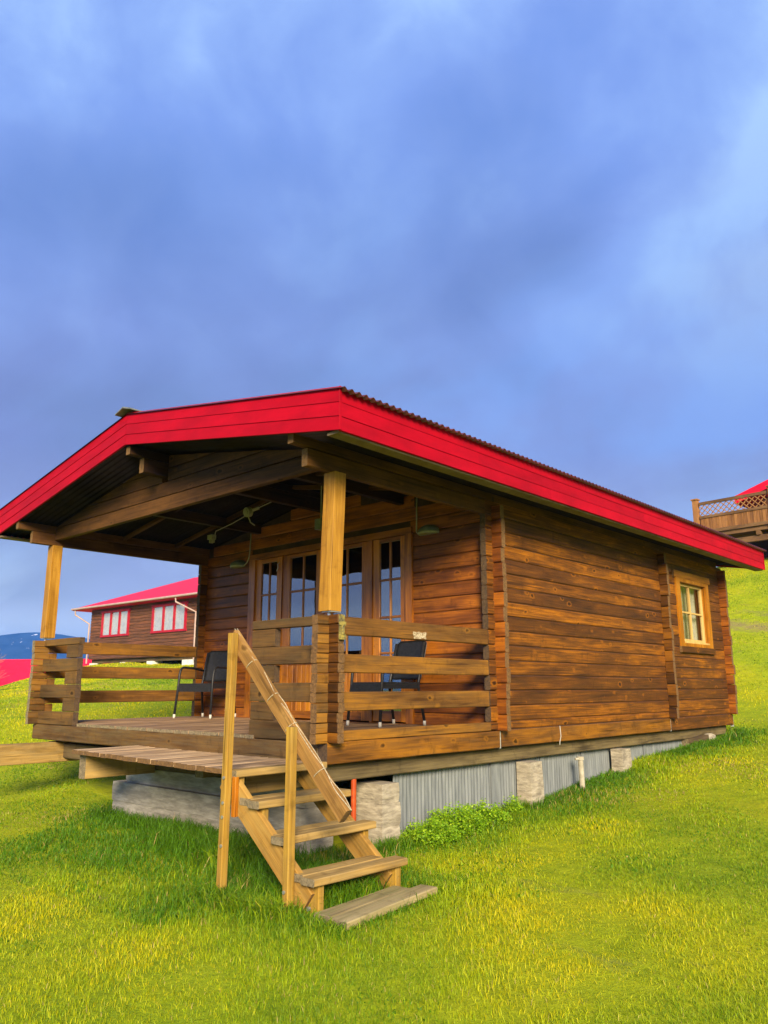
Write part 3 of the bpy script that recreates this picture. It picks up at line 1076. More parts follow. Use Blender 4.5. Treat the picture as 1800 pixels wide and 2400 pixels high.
for k in range(3):
    for rgt in (True, False):
        gable_board(k, rgt, YF - .0006 * (k % 2), YF + .022)
        gable_board(k, rgt, YR - .022, YR)
    zr = ZFB + fh * k
    top = .010 if k == 2 else -.0004
    cuts = [[YF + .024, 2.55, 5.9, YR - .024], [YF + .024, 1.3, 4.75, 7.6, YR - .024], [YF + .024, 3.3, 6.8, YR - .024]][k]
    for i, (a, b) in enumerate(zip(cuts[:-1], [c - .0015 for c in cuts[1:]])):
        mb = MB()
        x = XE + .0012 * ((k + i) % 2)
        mb.add([(x - .022, a, zr + .0004), (x + .0015, a, zr + .0015), (x - .004, a, zr + fh + top), (x - .022, a, zr + fh + top),
                (x - .022, b, zr + .0004), (x + .0015, b, zr + .0015), (x - .004, b, zr + fh + top), (x - .022, b, zr + fh + top)],
               [(0, 1, 2, 3), (7, 6, 5, 4), (0, 4, 5, 1), (1, 5, 6, 2), (2, 6, 7, 3), (3, 7, 4, 0)])
        mb.build('fascia_board', RED, roof)
    beam('fascia_board', (XL, YF + .024, zr + .0015), (XL + .022, YR - .024, zr + fh + top), 'y', RED, roof, ch=.002, jit=0)
# corner trim strip
beam('corner_trim', (XE + .0105, YF - .004, ZFB), (XE + .0145, YF + .024, ZFB + HT + .01), 'z', RED, roof, ch=.001, jit=0)
# soffit boards behind the eaves
beam('soffit_board', (XE - .15, YF + .03, ZFB - .012), (XE - .024, YR - .03, ZFB + .012), 'y', SOFF, roof, ch=.003)
beam('soffit_board', (XL + .024, YF + .03, ZFB - .012), (XL + .15, YR - .03, ZFB + .012), 'y', SOFF, roof, ch=.003)
# purlins and wall plates
for (x0, x1, yy, z0, z1) in ((-T, .0, -.262, 2.178, 2.326), (-T - .0, -.002, -.415, 2.334, 2.418),
                             (XC - .04, XC + .045, -.276, 2.594, 2.748), (XC - .035, XC + .04, -.44, 2.752, 2.835),
                             (-W, -W + T, -.272, 2.170, 2.318), (-W, -W + T, -.455, 2.322, 2.416)):
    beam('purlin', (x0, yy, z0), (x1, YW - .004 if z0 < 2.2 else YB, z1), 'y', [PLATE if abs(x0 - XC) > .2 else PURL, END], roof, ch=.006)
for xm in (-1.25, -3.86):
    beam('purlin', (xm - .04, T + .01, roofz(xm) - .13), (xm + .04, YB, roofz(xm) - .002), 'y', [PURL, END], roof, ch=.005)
for yy in (.95, 1.75):
    for s in (1, -1):
        xo = XC + s * .06
        xq = (-.09 if s > 0 else -W + .09)
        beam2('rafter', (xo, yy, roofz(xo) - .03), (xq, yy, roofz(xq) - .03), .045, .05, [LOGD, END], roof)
# front gable logs over the porch opening, cut to the roof slope
def cut_log(xa0, xb0, xa1, xb1, z0, z1, mat):
    y0, y1 = .004 + random.uniform(0, .003), T
    v = [(xa0, y0, z0), (xb0, y0, z0), (xb1, y0, z1 - .010), (xa1, y0, z1 - .010),
         (xa0, y1, z0), (xb0, y1, z0), (xb1, y1, z1), (xa1, y1, z1), (xb1, y0 + .010, z1), (xa1, y0 + .010, z1)]
    f = [(0, 1, 2, 3), (3, 2, 8, 9), (7, 6, 5, 4), (0, 4, 5, 1), (1, 5, 6, 8, 2), (9, 8, 6, 7), (3, 9, 7, 4, 0)]
    return mk('gable_log', v, f, mat, cabin)


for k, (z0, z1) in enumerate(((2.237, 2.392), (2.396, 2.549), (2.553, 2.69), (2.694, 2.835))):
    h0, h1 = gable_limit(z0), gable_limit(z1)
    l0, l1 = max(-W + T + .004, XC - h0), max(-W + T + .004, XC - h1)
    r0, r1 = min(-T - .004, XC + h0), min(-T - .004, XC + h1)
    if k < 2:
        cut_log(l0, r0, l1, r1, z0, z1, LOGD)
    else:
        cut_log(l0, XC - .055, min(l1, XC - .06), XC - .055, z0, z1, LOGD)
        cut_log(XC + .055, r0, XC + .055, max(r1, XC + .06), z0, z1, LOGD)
# zinc ridge cap
v, f = [], []
for y in (YF - .055, YR + .05):
    for (dx, dz) in ((-.15, -.012), (0, .034), (.15, -.012), (.15, -.026), (0, .018), (-.15, -.026)):
        v.append((XC + dx, y, ZRT + .030 + dz))
f = [(0, 1, 7, 6), (1, 2, 8, 7), (2, 3, 9, 8), (3, 4, 10, 9), (4, 5, 11, 10), (5, 0, 6, 11), (0, 5, 4, 1), (1, 4, 3, 2), (6, 7, 10, 11), (7, 8, 9, 10)]
mk('ridge_cap', v, f, ZINC, roof)

# --- doors
YD = YW - .012
fr = MB()
fr.box((DX0, YD - .012, .035), (-3.902, YD + .07, 2.13), 0, .0)
fr.box((-1.187, YD - .012, .035), (DX1, YD + .07, 2.13), 0, .0)
fr.box((DX0, YD - .012, 2.1305), (DX1, YD + .07, 2.205), 1, .0)
fr.box((-1.742, YD - .004, .035), (-1.705, YD + .07, 2.13), 0)
fr.box((-3.345, YD - .002, .035), (-3.338, YD + .07, 2.13), 0)
fr.box((DX0 + .13, YD - .03, .030), (DX1 - .11, YD + .06, .0345), 1)
door = fr.build('double_door', [DOORZ, DOORX], cabin)


def leaf(x0, x1, gx0, gx1, rows, panel):
    y0, y1 = YD + .012, YD + .052
    zb, zt = .05, 2.124
    bz = panel[1] if panel else rows[-1]
    beam('stile', (x0, y0, zb), (gx0, y1, zt), 'z', [DOORZ, END], door, ch=.003, jit=0)
    beam('stile', (gx1, y0, zb), (x1, y1, zt), 'z', [DOORZ, END], door, ch=.003, jit=0)
    beam('door_rail', (gx0, y0 + .001, rows[0]), (gx1, y1, zt), 'x', [DOORX, END], door, ch=.003, jit=0)
    beam('door_rail', (gx0, y0 + .001, (panel[1] if panel else zb)), (gx1, y1, rows[-1]), 'x', [DOORX, END], door, ch=.003, jit=0)
    if panel:
        beam('door_rail', (gx0, y0 + .001, zb), (gx1, y1, panel[0]), 'x', [DOORX, END], door, ch=.003, jit=0)
        n = 6
        wv = (gx1 - gx0) / n
        for i in range(n):
            beam('panel_board', (gx0 + wv * i + .002, y0 + .012, panel[0] + .001), (gx0 + wv * (i + 1) - .002, y1 - .008, panel[1] - .001), 'z', [DOORZ, END], door, ch=.004, jit=0)
    xm = (gx0 + gx1) / 2
    beam('muntin', (xm - .011, y0 + .004, rows[-1] + .001), (xm + .011, y1 - .006, rows[0] - .001), 'z', [DOORZ, END], door, ch=.003, jit=0)
    for zq in rows[1:-1]:
        for (a, b) in ((gx0 + .001, xm - .012), (xm + .012, gx1 - .001)):
            beam('muntin', (a, y0 + .0, zq - .013), (b, y1 - .006, zq + .013), 'x', [DOORX, END], door, ch=.005, jit=0)
    for i in range(len(rows) - 1):
        zt_, zb_ = rows[i] - (.013 if i else 0), rows[i + 1] + (.013 if i < len(rows) - 2 else 0)
        for (a, b) in ((gx0, xm - .011), (xm + .011, gx1)):
            beam('pane', (a, y0 + .018, zb_), (b, y0 + .022, zt_), 'x', GLASS, door, ch=.0, jit=0)


leaf(-3.900, -3.347, -3.785, -3.463, (2.07, 1.636, 1.20, .78, .165), None)
leaf(-3.336, -2.556, -3.194, -2.690, (2.08, 1.636, 1.20, .80), (.14, .70))
leaf(-2.545, -1.745, -2.400, -1.888, (2.08, 1.640, 1.20, .80), (.14, .70))
leaf(-1.702, -1.190, -1.599, -1.273, (2.08, 1.636, 1.205, .80, .165), None)
mb = MB()
mb.box((-2.575, YD - .018, .95), (-2.525, YD + .010, 1.16))
mb.tube([(-2.55, YD - .01, 1.1), (-2.55, YD - .06, 1.1), (-2.63, YD - .06, 1.1)], .009)
mb.build('door_handle', METAL, door)
mb = MB()
mb.tube([(-3.40, YD + .005, 2.05), (-3.42, YD - .012, 2.02), (-3.415, YD - .012, 1.97), (-3.44, YD - .012, 1.93)], .006)
mb.build('door_hook', METAL, door)


def curtain(name, axis, fixed, a, b, z0, z1, parent, folds, mat=None):
    n = folds * 8
    v, f = [], []
    for i in range(n + 1):
        t = a + (b - a) * i / n
        o = .022 * math.sin(2 * PI * i / 8) + .01 * math.sin(i * 1.7)
        for z in (z0, z1):
            v.append((t, fixed + o, z) if axis == 'x' else (fixed + o, t, z))
    for i in range(n):
        q = i * 2
        f.append((q, q + 2, q + 3, q + 1))
    return mk(name, v, f, mat or CURT, parent, True)


for (a, b, fo) in ((-3.88, -3.0, 8), (-2.75, -2.25, 6), (-1.95, -1.2, 8)):
    curtain('curtain', 'x', YW + .12, a, b, .12, 2.14, door, fo)

# --- side window
wx = .012
def ring_frame(name, x0, x1, y0, y1, z0, z1, wy, wz, mat, parent):
    v = []
    for x in (x0, x1):
        v += [(x, y0, z0), (x, y1, z0), (x, y1, z1), (x, y0, z1), (x, y0 + wy, z0 + wz), (x, y1 - wy, z0 + wz), (x, y1 - wy, z1 - wz), (x, y0 + wy, z1 - wz)]
    f = []
    for k in range(4):
        q = (k + 1) % 4
        f += [(k, 4 + k, 4 + q, q), (8 + k, 8 + q, 12 + q, 12 + k), (k, q, 8 + q, 8 + k), (4 + k, 12 + k, 12 + q, 4 + q)]
    return mk(name, v, f, mat, parent)


win = ring_frame('window', wx - .02, wx + .012, WIN[0] - .12, WIN[1] + .08, WIN[2] - .04, WIN[3], .125, .05, WINZ, cabin)
beam('window_head', (wx - .02, WIN[0] - .20, WIN[3] + .001), (wx + .016, WIN[1] + .15, WIN[3] + .105), 'y', [WINY, END], win, ch=.004)
beam('window_sill', (wx - .01, WIN[0] - .15, WIN[2] - .13), (wx + .03, WIN[1] + .10, WIN[2] - .041), 'y', [LOGY, END], win, ch=.004)
beam('jamb', (-.14, WIN[0] - .02, WIN[2]), (wx - .021, WIN[0] + .025, WIN[3] - .002), 'z', [WINZ, END], win, ch=.002, jit=0)
beam('jamb', (-.14, WIN[1] - .03, WIN[2]), (wx - .021, WIN[1] + .02, WIN[3] - .002), 'z', [WINZ, END], win, ch=.002, jit=0)
beam('jamb', (-.14, WIN[0] + .026, WIN[3] - .05), (wx - .021, WIN[1] - .031, WIN[3] - .002), 'y', [WINY, END], win, ch=.002, jit=0)
beam('jamb', (-.14, WIN[0] + .026, WIN[2]), (wx + .006, WIN[1] - .031, WIN[2] + .035), 'y', [SASH, END], win, ch=.002, jit=0)
sy0, sy1, sz0, sz1 = WIN[0] + .03, WIN[1] - .035, WIN[2] + .04, WIN[3] - .055
ym_ = (sy0 + sy1) / 2 - .01
for (a, b, nm) in (((sy0, sy0 + .045), (sz0, sz1), 'sash'), ((sy1 - .05, sy1), (sz0, sz1), 'sash'), ((ym_ - .014, ym_ + .014), (sz0 + .04, sz1 - .04), 'muntin')):
    beam(nm, (-.085, a[0], b[0]), (-.045, a[1], b[1]), 'z', [SASH, END], win, ch=.003, jit=0)
for (z0, z1) in ((sz0, sz0 + .038), (sz1 - .038, sz1)):
    beam('sash', (-.084, sy0 + .046, z0), (-.046, sy1 - .051, z1), 'y', [SASH, END], win, ch=.003, jit=0)
zc = (sz0 + sz1) / 2
for (a, b) in ((sy0 + .046, ym_ - .015), (ym_ + .015, sy1 - .051)):
    beam('muntin', (-.083, a, zc - .013), (-.047, b, zc + .013), 'y', [SASH, END], win, ch=.003, jit=0)
    for (z0, z1) in ((sz0 + .039, zc - .0135), (zc + .0135, sz1 - .039)):
        beam('pane', (-.068, a, z0), (-.064, b, z1), 'y', GLASS2, win, ch=0, jit=0)
curtain('curtain', 'y', -.19, WIN[0] - .1, WIN[0] + .72, WIN[2] - .05, WIN[3] + .02, win, 7, BEIGE)
curtain('curtain', 'y', -.19, WIN[1] - .25, WIN[1] + .1, WIN[2] - .05, WIN[3] + .02, win, 4, CURT2)

# ------------------------------------------------------------------ concrete supports
def rough_block(name, lo, hi, bands, mat, label, group, cat='foundation', parent=None, off=.007, div=.09, amp=.005):
    """board-marked concrete: a stack of slightly offset lifts"""
    mb = MB()
    zs = [lo[2] + (hi[2] - lo[2]) * (i + (random.uniform(-.18, .18) if 0 < i < bands else 0)) / bands for i in range(bands + 1)]
    sd = random.uniform(0, 50)
    for i in range(bands):
        e = random.uniform(-off, off)
        a = (lo[0] - e, lo[1] - e, zs[i] + (.0005 if i else 0))
        b = (hi[0] + e, hi[1] + e, zs[i + 1] - .0005)
        nx = max(1, int((b[0] - a[0]) / div))
        nyy = max(1, int((b[1] - a[1]) / div))
        ring = [(a[0] + (b[0] - a[0]) * k / nx, a[1]) for k in range(nx)] + [(b[0], a[1] + (b[1] - a[1]) * k / nyy) for k in range(nyy)] + \
               [(b[0] - (b[0] - a[0]) * k / nx, b[1]) for k in range(nx)] + [(a[0], b[1] - (b[1] - a[1]) * k / nyy) for k in range(nyy)]
        vs = []
        nr = 3
        for j in range(nr + 1):
            z = a[2] + (b[2] - a[2]) * j / nr
            cx, cy = (a[0] + b[0]) / 2, (a[1] + b[1]) / 2
            for (x, y) in ring:
                q = amp * mnoise.noise(Vector((x * 9 + sd, y * 9, z * 14))) - (.007 if j in (0, nr) else 0)
                dd = Vector((x - cx, y - cy))
                if dd.length > 0:
                    dd.normalize()
                vs.append((x + dd.x * q, y + dd.y * q, z))
        nn = len(ring)
        fs = []
        for j in range(nr):
            for k in range(nn):
                fs.append((j * nn + k, j * nn + (k + 1) % nn, (j + 1) * nn + (k + 1) % nn, (j + 1) * nn + k))
        fs.append(tuple(reversed(range(nn))))
        fs.append(tuple(nr * nn + k for k in range(nn)))
        mb.add(vs, fs)
    o = mb.build(name, mat, parent)
    if label:
        tag(o, label, cat, group)
    return o


fw = rough_block('concrete_wall', (-3.385, .12, -1.18), (-.42, .50, -.535), 4, CONC, 'grey board-marked concrete foundation wall under the porch landing', None, 'foundation')
rough_block('upper_tier', (-3.21, .17, -.533), (-.42, .50, -.382), 1, CONC, None, None, parent=fw)
rough_block('concrete_pillar', (-.30, .61, -1.12), (.02, .83, -.355), 5, CONC2, 'square tall concrete pillar right beside the wooden steps', 'concrete supports along the side', 'pillar')
rough_block('concrete_pillar', (-.14, 2.83, -.95), (.03, 3.07, -.33), 1, CONC2, 'middle concrete pillar in front of the grey skirting', 'concrete supports along the side', 'pillar', amp=.012)
rough_block('concrete_pillar', (-.11, 4.87, -.75), (.03, 5.12, -.315), 1, CONC2, 'short far concrete stub beside the grey skirting', 'concrete supports along the side', 'pillar', amp=.012)
# stones and blocks at the far corner
def stone(name, c, r, label, group, mat=CONC2):
    bm = bmesh.new()
    bmesh.ops.create_icosphere(bm, subdivisions=2, radius=1)
    sd = random.uniform(0, 90)
    for v_ in bm.verts:
        d = 1 + .28 * mnoise.noise(v_.co * 1.7 + Vector((sd, 0, 0)))
        v_.co = Vector((c[0] + v_.co.x * r[0] * d, c[1] + v_.co.y * r[1] * d, c[2] + v_.co.z * r[2] * d))
    me = bpy.data.meshes.new(name)
    bm.to_mesh(me)
    bm.free()
    me.materials.append(mat)
    o = put(name, me)
    return tag(o, label, 'stone', group)


stone('stone', (-.10, 7.95, gz1(-.1, 7.95) + .03), (.10, .30, .10), 'flat grey stone wedged under the far end of the cabin', None)
beam2('wood_block', (-.12, 7.15, gz1(-.1, 7.2) + .03), (-.05, 7.75, gz1(0, 7.7) + .05), .12, .13, [GREYX, END_G])
tag(bpy.data.objects['wood_block'], 'brown timber block lying under the far sill', 'timber')
# white standpipe and orange pipe
mb = MB()
mb.tube([(.03, 3.88, gz1(.03, 3.88) - .05), (.025, 3.87, -.37)], .030, 12)
DULL = speckle('dull_pipe', (0.26, 0.24, 0.17), (0.40, 0.37, 0.28), 14.0, 0.8, 4.0, 0.1)
o = mb.build('pipe', DULL)
mb2 = MB()
mb2.tube([(.025, 3.87, -.372), (.025, 3.87, -.335)], .040, 12)
mb2.tube([(.02, 3.84, -.358), (.0, 3.80, -.36)], .014, 8)
mb2.build('pipe_cap', DULL, o)
tag(o, 'white capped standpipe in the grass beside the skirting', 'pipe')
mb = MB()
mb.tube([(-.10, .40, -.95), (-.10, .40, -.30)], .022, 10)
tag(mb.build('pipe', RUST), 'orange pipe standing behind the wooden steps', 'pipe')

# ------------------------------------------------------------------ landing and steps
landing = thing('landing', (-1.4, -.4, -.9), 'weathered board landing in front of the porch entrance', 'landing')
for (x, y0) in ((-2.675, -.60), (-1.35, -.22), (-.25, -.62)):
    beam('joist', (x - .06, y0, -.405 if x < -2 else -.33), (x + .06, .13, -.183), 'y', [STAIRY, END_G], landing, ch=.006)
x = -2.73
while x < -.06:
    w_ = random.uniform(.098, .118)
    t = (x + 2.73) / 2.66
    yf_ = -.685 - .135 * t + random.uniform(-.008, .008)
    xe_ = min(x + w_, -.045)
    beam('landing_board', (x, yf_, -.179), (xe_, -.012, -.143 + random.uniform(-.002, .002)), 'y', [LANDB, END], landing, ch=.005)
    x += w_ + .006
beam('bracket', (-.30, -.70, -.30), (-.20, -.64, -.183), 'z', [STAIRZ, END], landing)

steps = thing('wooden_steps', (.4, -.5, -.92), 'treated timber steps with a single handrail', 'steps')
TR = [(.105, -.125), (.37, -.300), (.615, -.489), (.91, -.684)]
YN, YFR = -.94, -.10
for i, (xf, z) in enumerate(TR):
    n2_ = 2
    d_ = .105 if i == 0 else .122
    for b_ in range(1 if i == 0 else 2):
        x1 = xf - b_ * (d_ + .006)
        e = random.uniform(-.012, .012)
        beam('tread', (x1 - d_, YN + e + (.03 if b_ else 0), z - .046), (x1, YFR + e - (.10 if b_ else 0), z + random.uniform(-.002, .002)), 'y', [STAIRY, END_G], steps, ch=.006)
# stringers
for y in (-.885, -.185):
    beam2('stringer', (-.06, y, -.19), (.80, y, -.845), .046, .165, [STAIRX, END], steps)
# upright boards under each tread
for i, (xf, z) in enumerate(TR):
    zb = (TR[i + 1][1] - .005 if i < 3 else -.93)
    for y in (-.86, -.165):
        beam('riser_board', (xf - .17, y - .024, zb), (xf - .03, y + .024, z - .048), 'z', [STAIRZ, END], steps, ch=.004)
# rail posts
for (x, zt, nm) in ((.020, .795, 0), (.665, .18, 1)):
    p = beam('rail_post', (x, -.985, -.96), (x + .052, -.932, zt), 'z', [STAIRZ, END], steps, ch=.004)
    if nm == 0:
        for vv in p.data.vertices:
            vv.co.x += -.02 + (vv.co.z + .9) * .012
    for zz in ((-.17, -.33, -.42, -.60) if nm == 0 else (-.78,)):
        mb = MB()
        mb.tube([(x + .024, -.986, zz), (x + .024, -.994, zz)], .011, 10)
        mb.build('bolt', METAL, p)
beam('post_cleat', (.065, -.935, -.42), (.105, -.905, -.165), 'z', [DOORZ, END], steps, ch=.003)
hr = beam2('handrail', (-.02, -.905, .785), (1.125, -.905, -.315), .046, .098, [HANDR, END], steps)
for x, z in ((.70, -.875), (.83, -.86)):
    mb = MB()
    mb.tube([(x, -.908, z), (x, -.922, z)], .013, 10)
    mb.build('bolt', METAL, steps)
# cord tied along the handrail
cord = MB()
a, b = Vector((-.015, -.905, .822)), Vector((1.155, -.905, -.285))
up = Vector((.68, 0, .73))
for k, ph in enumerate((0, 2.1)):
    pts = []
    for i in range(60):
        t = i / 59
        p = a.lerp(b, t) + up * (.012 + .003 * math.sin(t * 40 + ph)) + Vector((0, .008 * math.sin(t * 26 + ph) + (.010 if k else -.006), 0))
        pts.append(p)
    cord.tube(pts, .0030, 5)
for t in (.20, .40, .565, .80):
    c_ = a.lerp(b, t) - up * .035
    ring = []
    for i in range(17):
        an = 2 * PI * i / 16
        ring.append(c_ + Vector((0, .028 * math.cos(an), 0)) + up * (.055 * math.sin(an)) + (b - a).normalized() * (.01 * math.sin(an)))
    cord.tube(ring, .0032, 5)
tag(cord.build('cord', ROPE, None, True), 'pale cord tied along the handrail of the steps', 'cord')

ft = thing('ground_plank', (1.0, -.5, -.88), 'grey mossy plank step lying in the grass at the foot of the steps', 'plank')
for (p0, p1, w_) in (((1.147, -.985, -.875), (1.045, -.055, -.865), .135), ((1.005, -.965, -.876), (.925, -.185, -.868), .135)):
    beam2('board', p0, p1, w_, .045, [PLANK, END_G], ft, ch=.006, jit=.003)

# ------------------------------------------------------------------ chairs
def make_chair(loc, rz, label):
    """faces local -Y"""
    t = bpy.data.objects.new('chair', None)
    t.location = loc
    t.rotation_euler = (0, 0, rz)
    COL.objects.link(t)
    tag(t, label, 'chair', 'black porch chairs')
    hw, hd, sh = .265, .25, .43

    def part(nm, mb, mat, par=None, sm=True):
        o = mb.build(nm, mat, par or t, sm)
        return o

    for sx in (-1, 1):
        # front leg runs up, bends back into the arm and meets the back
        mb = MB()
        pts = [(sx * (hw + .015), -hd - .035, .045), (sx * hw, -hd, sh)]
        pts += [(sx * hw, -hd + .01, sh + .12)]
        for i in range(6):
            an = PI / 2 * i / 5
            pts.append((sx * hw, -hd + .10 - .08 * math.cos(an), sh + .145 + .075 * math.sin(an)))
        pts += [(sx * hw, .05, sh + .215), (sx * (hw - .01), hd + .03, sh + .185)]
        mb.tube(pts, .0155, 10)
        o = part('arm', mb, BLACK)
        mb = MB()
        mb.tube([(sx * (hw + .017), -hd - .038, .0), (sx * (hw + .015), -hd - .035, .05)], .0165, 10)
        part('foot', mb, WHITE, o)
        mb = MB()
        mb.tube([(sx * (hw - .005), hd + .06, .045), (sx * (hw - .02), hd - .01, sh - .02), (sx * (hw - .02), hd + .0, sh + .02), (sx * (hw - .03), hd + .09, .86)], .0155, 10)
        o = part('rear_leg', mb, BLACK)
        mb = MB()
        mb.tube([(sx * (hw - .005), hd + .063, .0), (sx * (hw - .005), hd + .06, .05)], .0165, 10)
        part('foot', mb, WHITE, o)
    mb = MB()
    # seat slab with a dropped apron at the front and sides
    mb.box((-hw + .005, -hd - .005, sh - .012), (hw - .005, hd, sh + .012), 0)
    mb.box((-hw + .012, -hd - .018, sh - .095), (hw - .012, -hd + .004, sh - .0125), 0)
    part('seat', mb, BLACK, None, False)
    mb = MB()
    for sx in (-1, 1):
        mb.box((sx * (hw - .012) - .012, -hd + .005, sh - .055), (sx * (hw - .012) + .012, hd - .005, sh - .0125), 0)
    part('seat_rail', mb, BLACK, None, False)
    # back panel, slightly curved with rounded top corners
    v, f = [], []
    nx, nz = 10, 12
    for side in (0, 1):
        for j in range(nz + 1):
            tz = j / nz
            z = sh + .04 + tz * .42
            half = (hw - .012)
            if tz > .88:
                q = (tz - .88) / .12
                half -= .06 * (1 - math.sqrt(max(0, 1 - q * q)))
            for i in range(nx + 1):
                tx = -1 + 2 * i / nx
                v.append((tx * half, hd + .01 + tz * .10 + .03 * (1 - tx * tx) + side * .016, z))
    n1 = (nx + 1) * (nz + 1)
    for j in range(nz):
        for i in range(nx):
            a_ = j * (nx + 1) + i
            f.append((a_, a_ + 1, a_ + nx + 2, a_ + nx + 1))
            f.append((n1 + a_ + nx + 1, n1 + a_ + nx + 2, n1 + a_ + 1, n1 + a_))
    for j in range(nz):
        for i in (0, nx):
            a_ = j * (nx + 1) + i
            f.append((a_, a_ + nx + 1, n1 + a_ + nx + 1, n1 + a_))
    for i in range(nx):
        for j in (0, nz):
            a_ = j * (nx + 1) + i
            f.append((a_, n1 + a_, n1 + a_ + 1, a_ + 1))
    mk('backrest', v, f, BLACK, t, True)
    for ch in t.children:
        ch.matrix_parent_inverse = Matrix.Identity(4)
    return t


make_chair((-4.38, 1.93, .033), math.radians(20), 'black chair in front of the left log wall, seen past the steps')
make_chair((-1.12, 1.90, .033), math.radians(-10), 'black chair behind the side rails beside the door')

# ------------------------------------------------------------------ porch lamps and wiring
def wall_lamp(x, z, label):
    t = thing('wall_lamp', (x, YW, z), label, 'lamp', 'porch wall lamps')
    v, f = [], []
    nu, nv = 16, 6
    for j in range(nv + 1):
        ph = PI / 2 * j / nv
        for i in range(nu + 1):
            th = PI * i / nu
            v.append((x + .14 * math.cos(th) * math.cos(ph), YW - .004 - .13 * math.sin(th) * math.cos(ph), z + .088 * math.sin(ph)))
    for j in range(nv):
        for i in range(nu):
            a_ = j * (nu + 1) + i
            f.append((a_, a_ + 1, a_ + nu + 2, a_ + nu + 1))
    mk('lamp_shade', v, f, LAMPG, t, True)
    mb = MB()
    mb.add([(x + .132 * math.cos(PI * i / 16), YW - .004 - .122 * math.sin(PI * i / 16), z - .022) for i in range(17)] +
           [(x + .138 * math.cos(PI * i / 16), YW - .004 - .128 * math.sin(PI * i / 16), z - .002) for i in range(17)],
           [tuple(reversed(range(17))), tuple(range(17, 34))] + [(i, i + 1, i + 18, i + 17) for i in range(16)])
    mb.build('diffuser', LAMPW, t)
    return t


wall_lamp(-4.28, 2.085, 'dim dome wall lamp on the left of the doors')
wall_lamp(-.83, 2.105, 'pale dome wall lamp on the right of the doors')


def cable(pts, r, label):
    mb = MB()
    mb.tube(pts, r, 6)
    return tag(mb.build('cable', CABLE, None, True), label, 'cable', None)


cable([(-4.14, YW - .03, 2.08), (-4.08, YW - .03, 2.11), (-4.04, YW - .025, 2.18), (-4.03, YW - .02, 2.3), (-4.02, YW - .02, roofz(-4.0) - .02)], .009, 'thin cable rising from the left wall lamp')
cable([(-.97, YW - .03, 2.10), (-1.0, YW - .03, 2.13), (-1.005, YW - .02, 2.3), (-1.0, YW - .02, roofz(-1) - .02)], .008, 'thin cable rising from the right wall lamp')
cable([(.008, 3.49, .01), (.012, 3.495, -.10), (.010, 3.47, -.16), (.014, 3.46, -.19)], .005, 'short pale cable end hanging from the side sill')
# junction box with its wires under the roof
jb = thing('junction_box', (-3.2, 1.70, 2.58), 'round grey junction box on the porch ceiling', 'junction box')
mb = MB()
mb.tube([(-3.23, 1.66, 2.60), (-3.23, 1.60, 2.585)], .062, 16)
mb.tube([(-3.23, 1.598, 2.585), (-3.23, 1.590, 2.583)], .035, 16)
mb.build('box_body', LAMPW, jb)
mb = MB()
mb.tube([(-3.23, 1.64, 2.53), (-3.21, 1.66, 2.46), (-3.20, 1.72, 2.43)], .008, 6)
mb.tube([(-3.17, 1.65, 2.61), (-3.10, 1.70, 2.64)], .02, 8)
mb.build('wire', CABLE, jb)
cable([(-3.18, 1.68, 2.62), (-2.7, 1.70, 2.70)], .006, 'short ceiling wire running right from the junction box')
cable([(-3.28, 1.66, 2.57), (-3.6, 1.66, 2.50), (-3.92, 1.64, 2.44), (-3.93, 1.63, 2.37)], .006, 'ceiling wire running left from the junction box')
sk = thing('socket', (-3.96, 1.62, 2.34), 'small grey hanging socket under the left roof slope', 'socket')
mb = MB()
mb.box((-4.02, 1.58, 2.33), (-3.92, 1.65, 2.39))
mb.box((-3.99, 1.59, 2.285), (-3.965, 1.64, 2.3295))
mb.box((-3.945, 1.60, 2.29), (-3.93, 1.64, 2.3295))
mb.build('socket_body', LAMPW, sk)
ln = thing('lantern', (-1.84, 1.6, 2.2), 'dark hanging lantern half hidden behind the corner post', 'lantern')
mb = MB()
mb.box((-1.89, 1.55, 2.17), (-1.79, 1.65, 2.29))
mb.build('lantern_body', LAMPG, ln)
mb = MB()
mb.tube([(-1.84, 1.6, 2.29), (-1.84, 1.6, roofz(-1.84) + .01)], .006, 6)
mb.build('hanger', CABLE, ln)

# ------------------------------------------------------------------ neighbouring buildings
BRN = speckle('brown_cladding', (0.045, 0.022, 0.013), (0.155, 0.066, 0.032), 3.0, 0.7, 8.0, 0.25, c=(0.21, 0.075, 0.035), zstreak=(.6, .6, 9))
RED2 = speckle('bright_red_roof', (0.62, 0.0015, 0.022), (0.72, 0.003, 0.032), 2.0, 0.5, 3.0, 0.03)
REDW = speckle('red_window_paint', (0.30, 0.008, 0.022), (0.38, 0.014, 0.03), 4.0, 0.5, 2.0, 0.0)
PINK = speckle('pale_gutter', (0.34, 0.25, 0.22), (0.42, 0.32, 0.29), 4.0, 0.5, 2.0, 0.0)
WHT = speckle('white_concrete', (0.52, 0.53, 0.50), (0.70, 0.70, 0.66), 6.0, 0.8, 3.0, 0.1)
FENCE = wood('balcony_timber', 'z', (0.16, 0.075, 0.032), (0.29, 0.135, 0.055), (0.40, 0.20, 0.085), rough=0.7, vary=0.5, knots=0.0)
FENCEX = wood('balcony_rail_timber', 'x', (0.10, 0.055, 0.03), (0.18, 0.10, 0.055), (0.25, 0.15, 0.08), rough=0.75, vary=0.2, knots=0.0)


LATT = wood('lattice_timber', 'x', (0.22, 0.11, 0.05), (0.36, 0.18, 0.08), (0.46, 0.25, 0.11), rough=0.7, vary=0.3, knots=0.0)


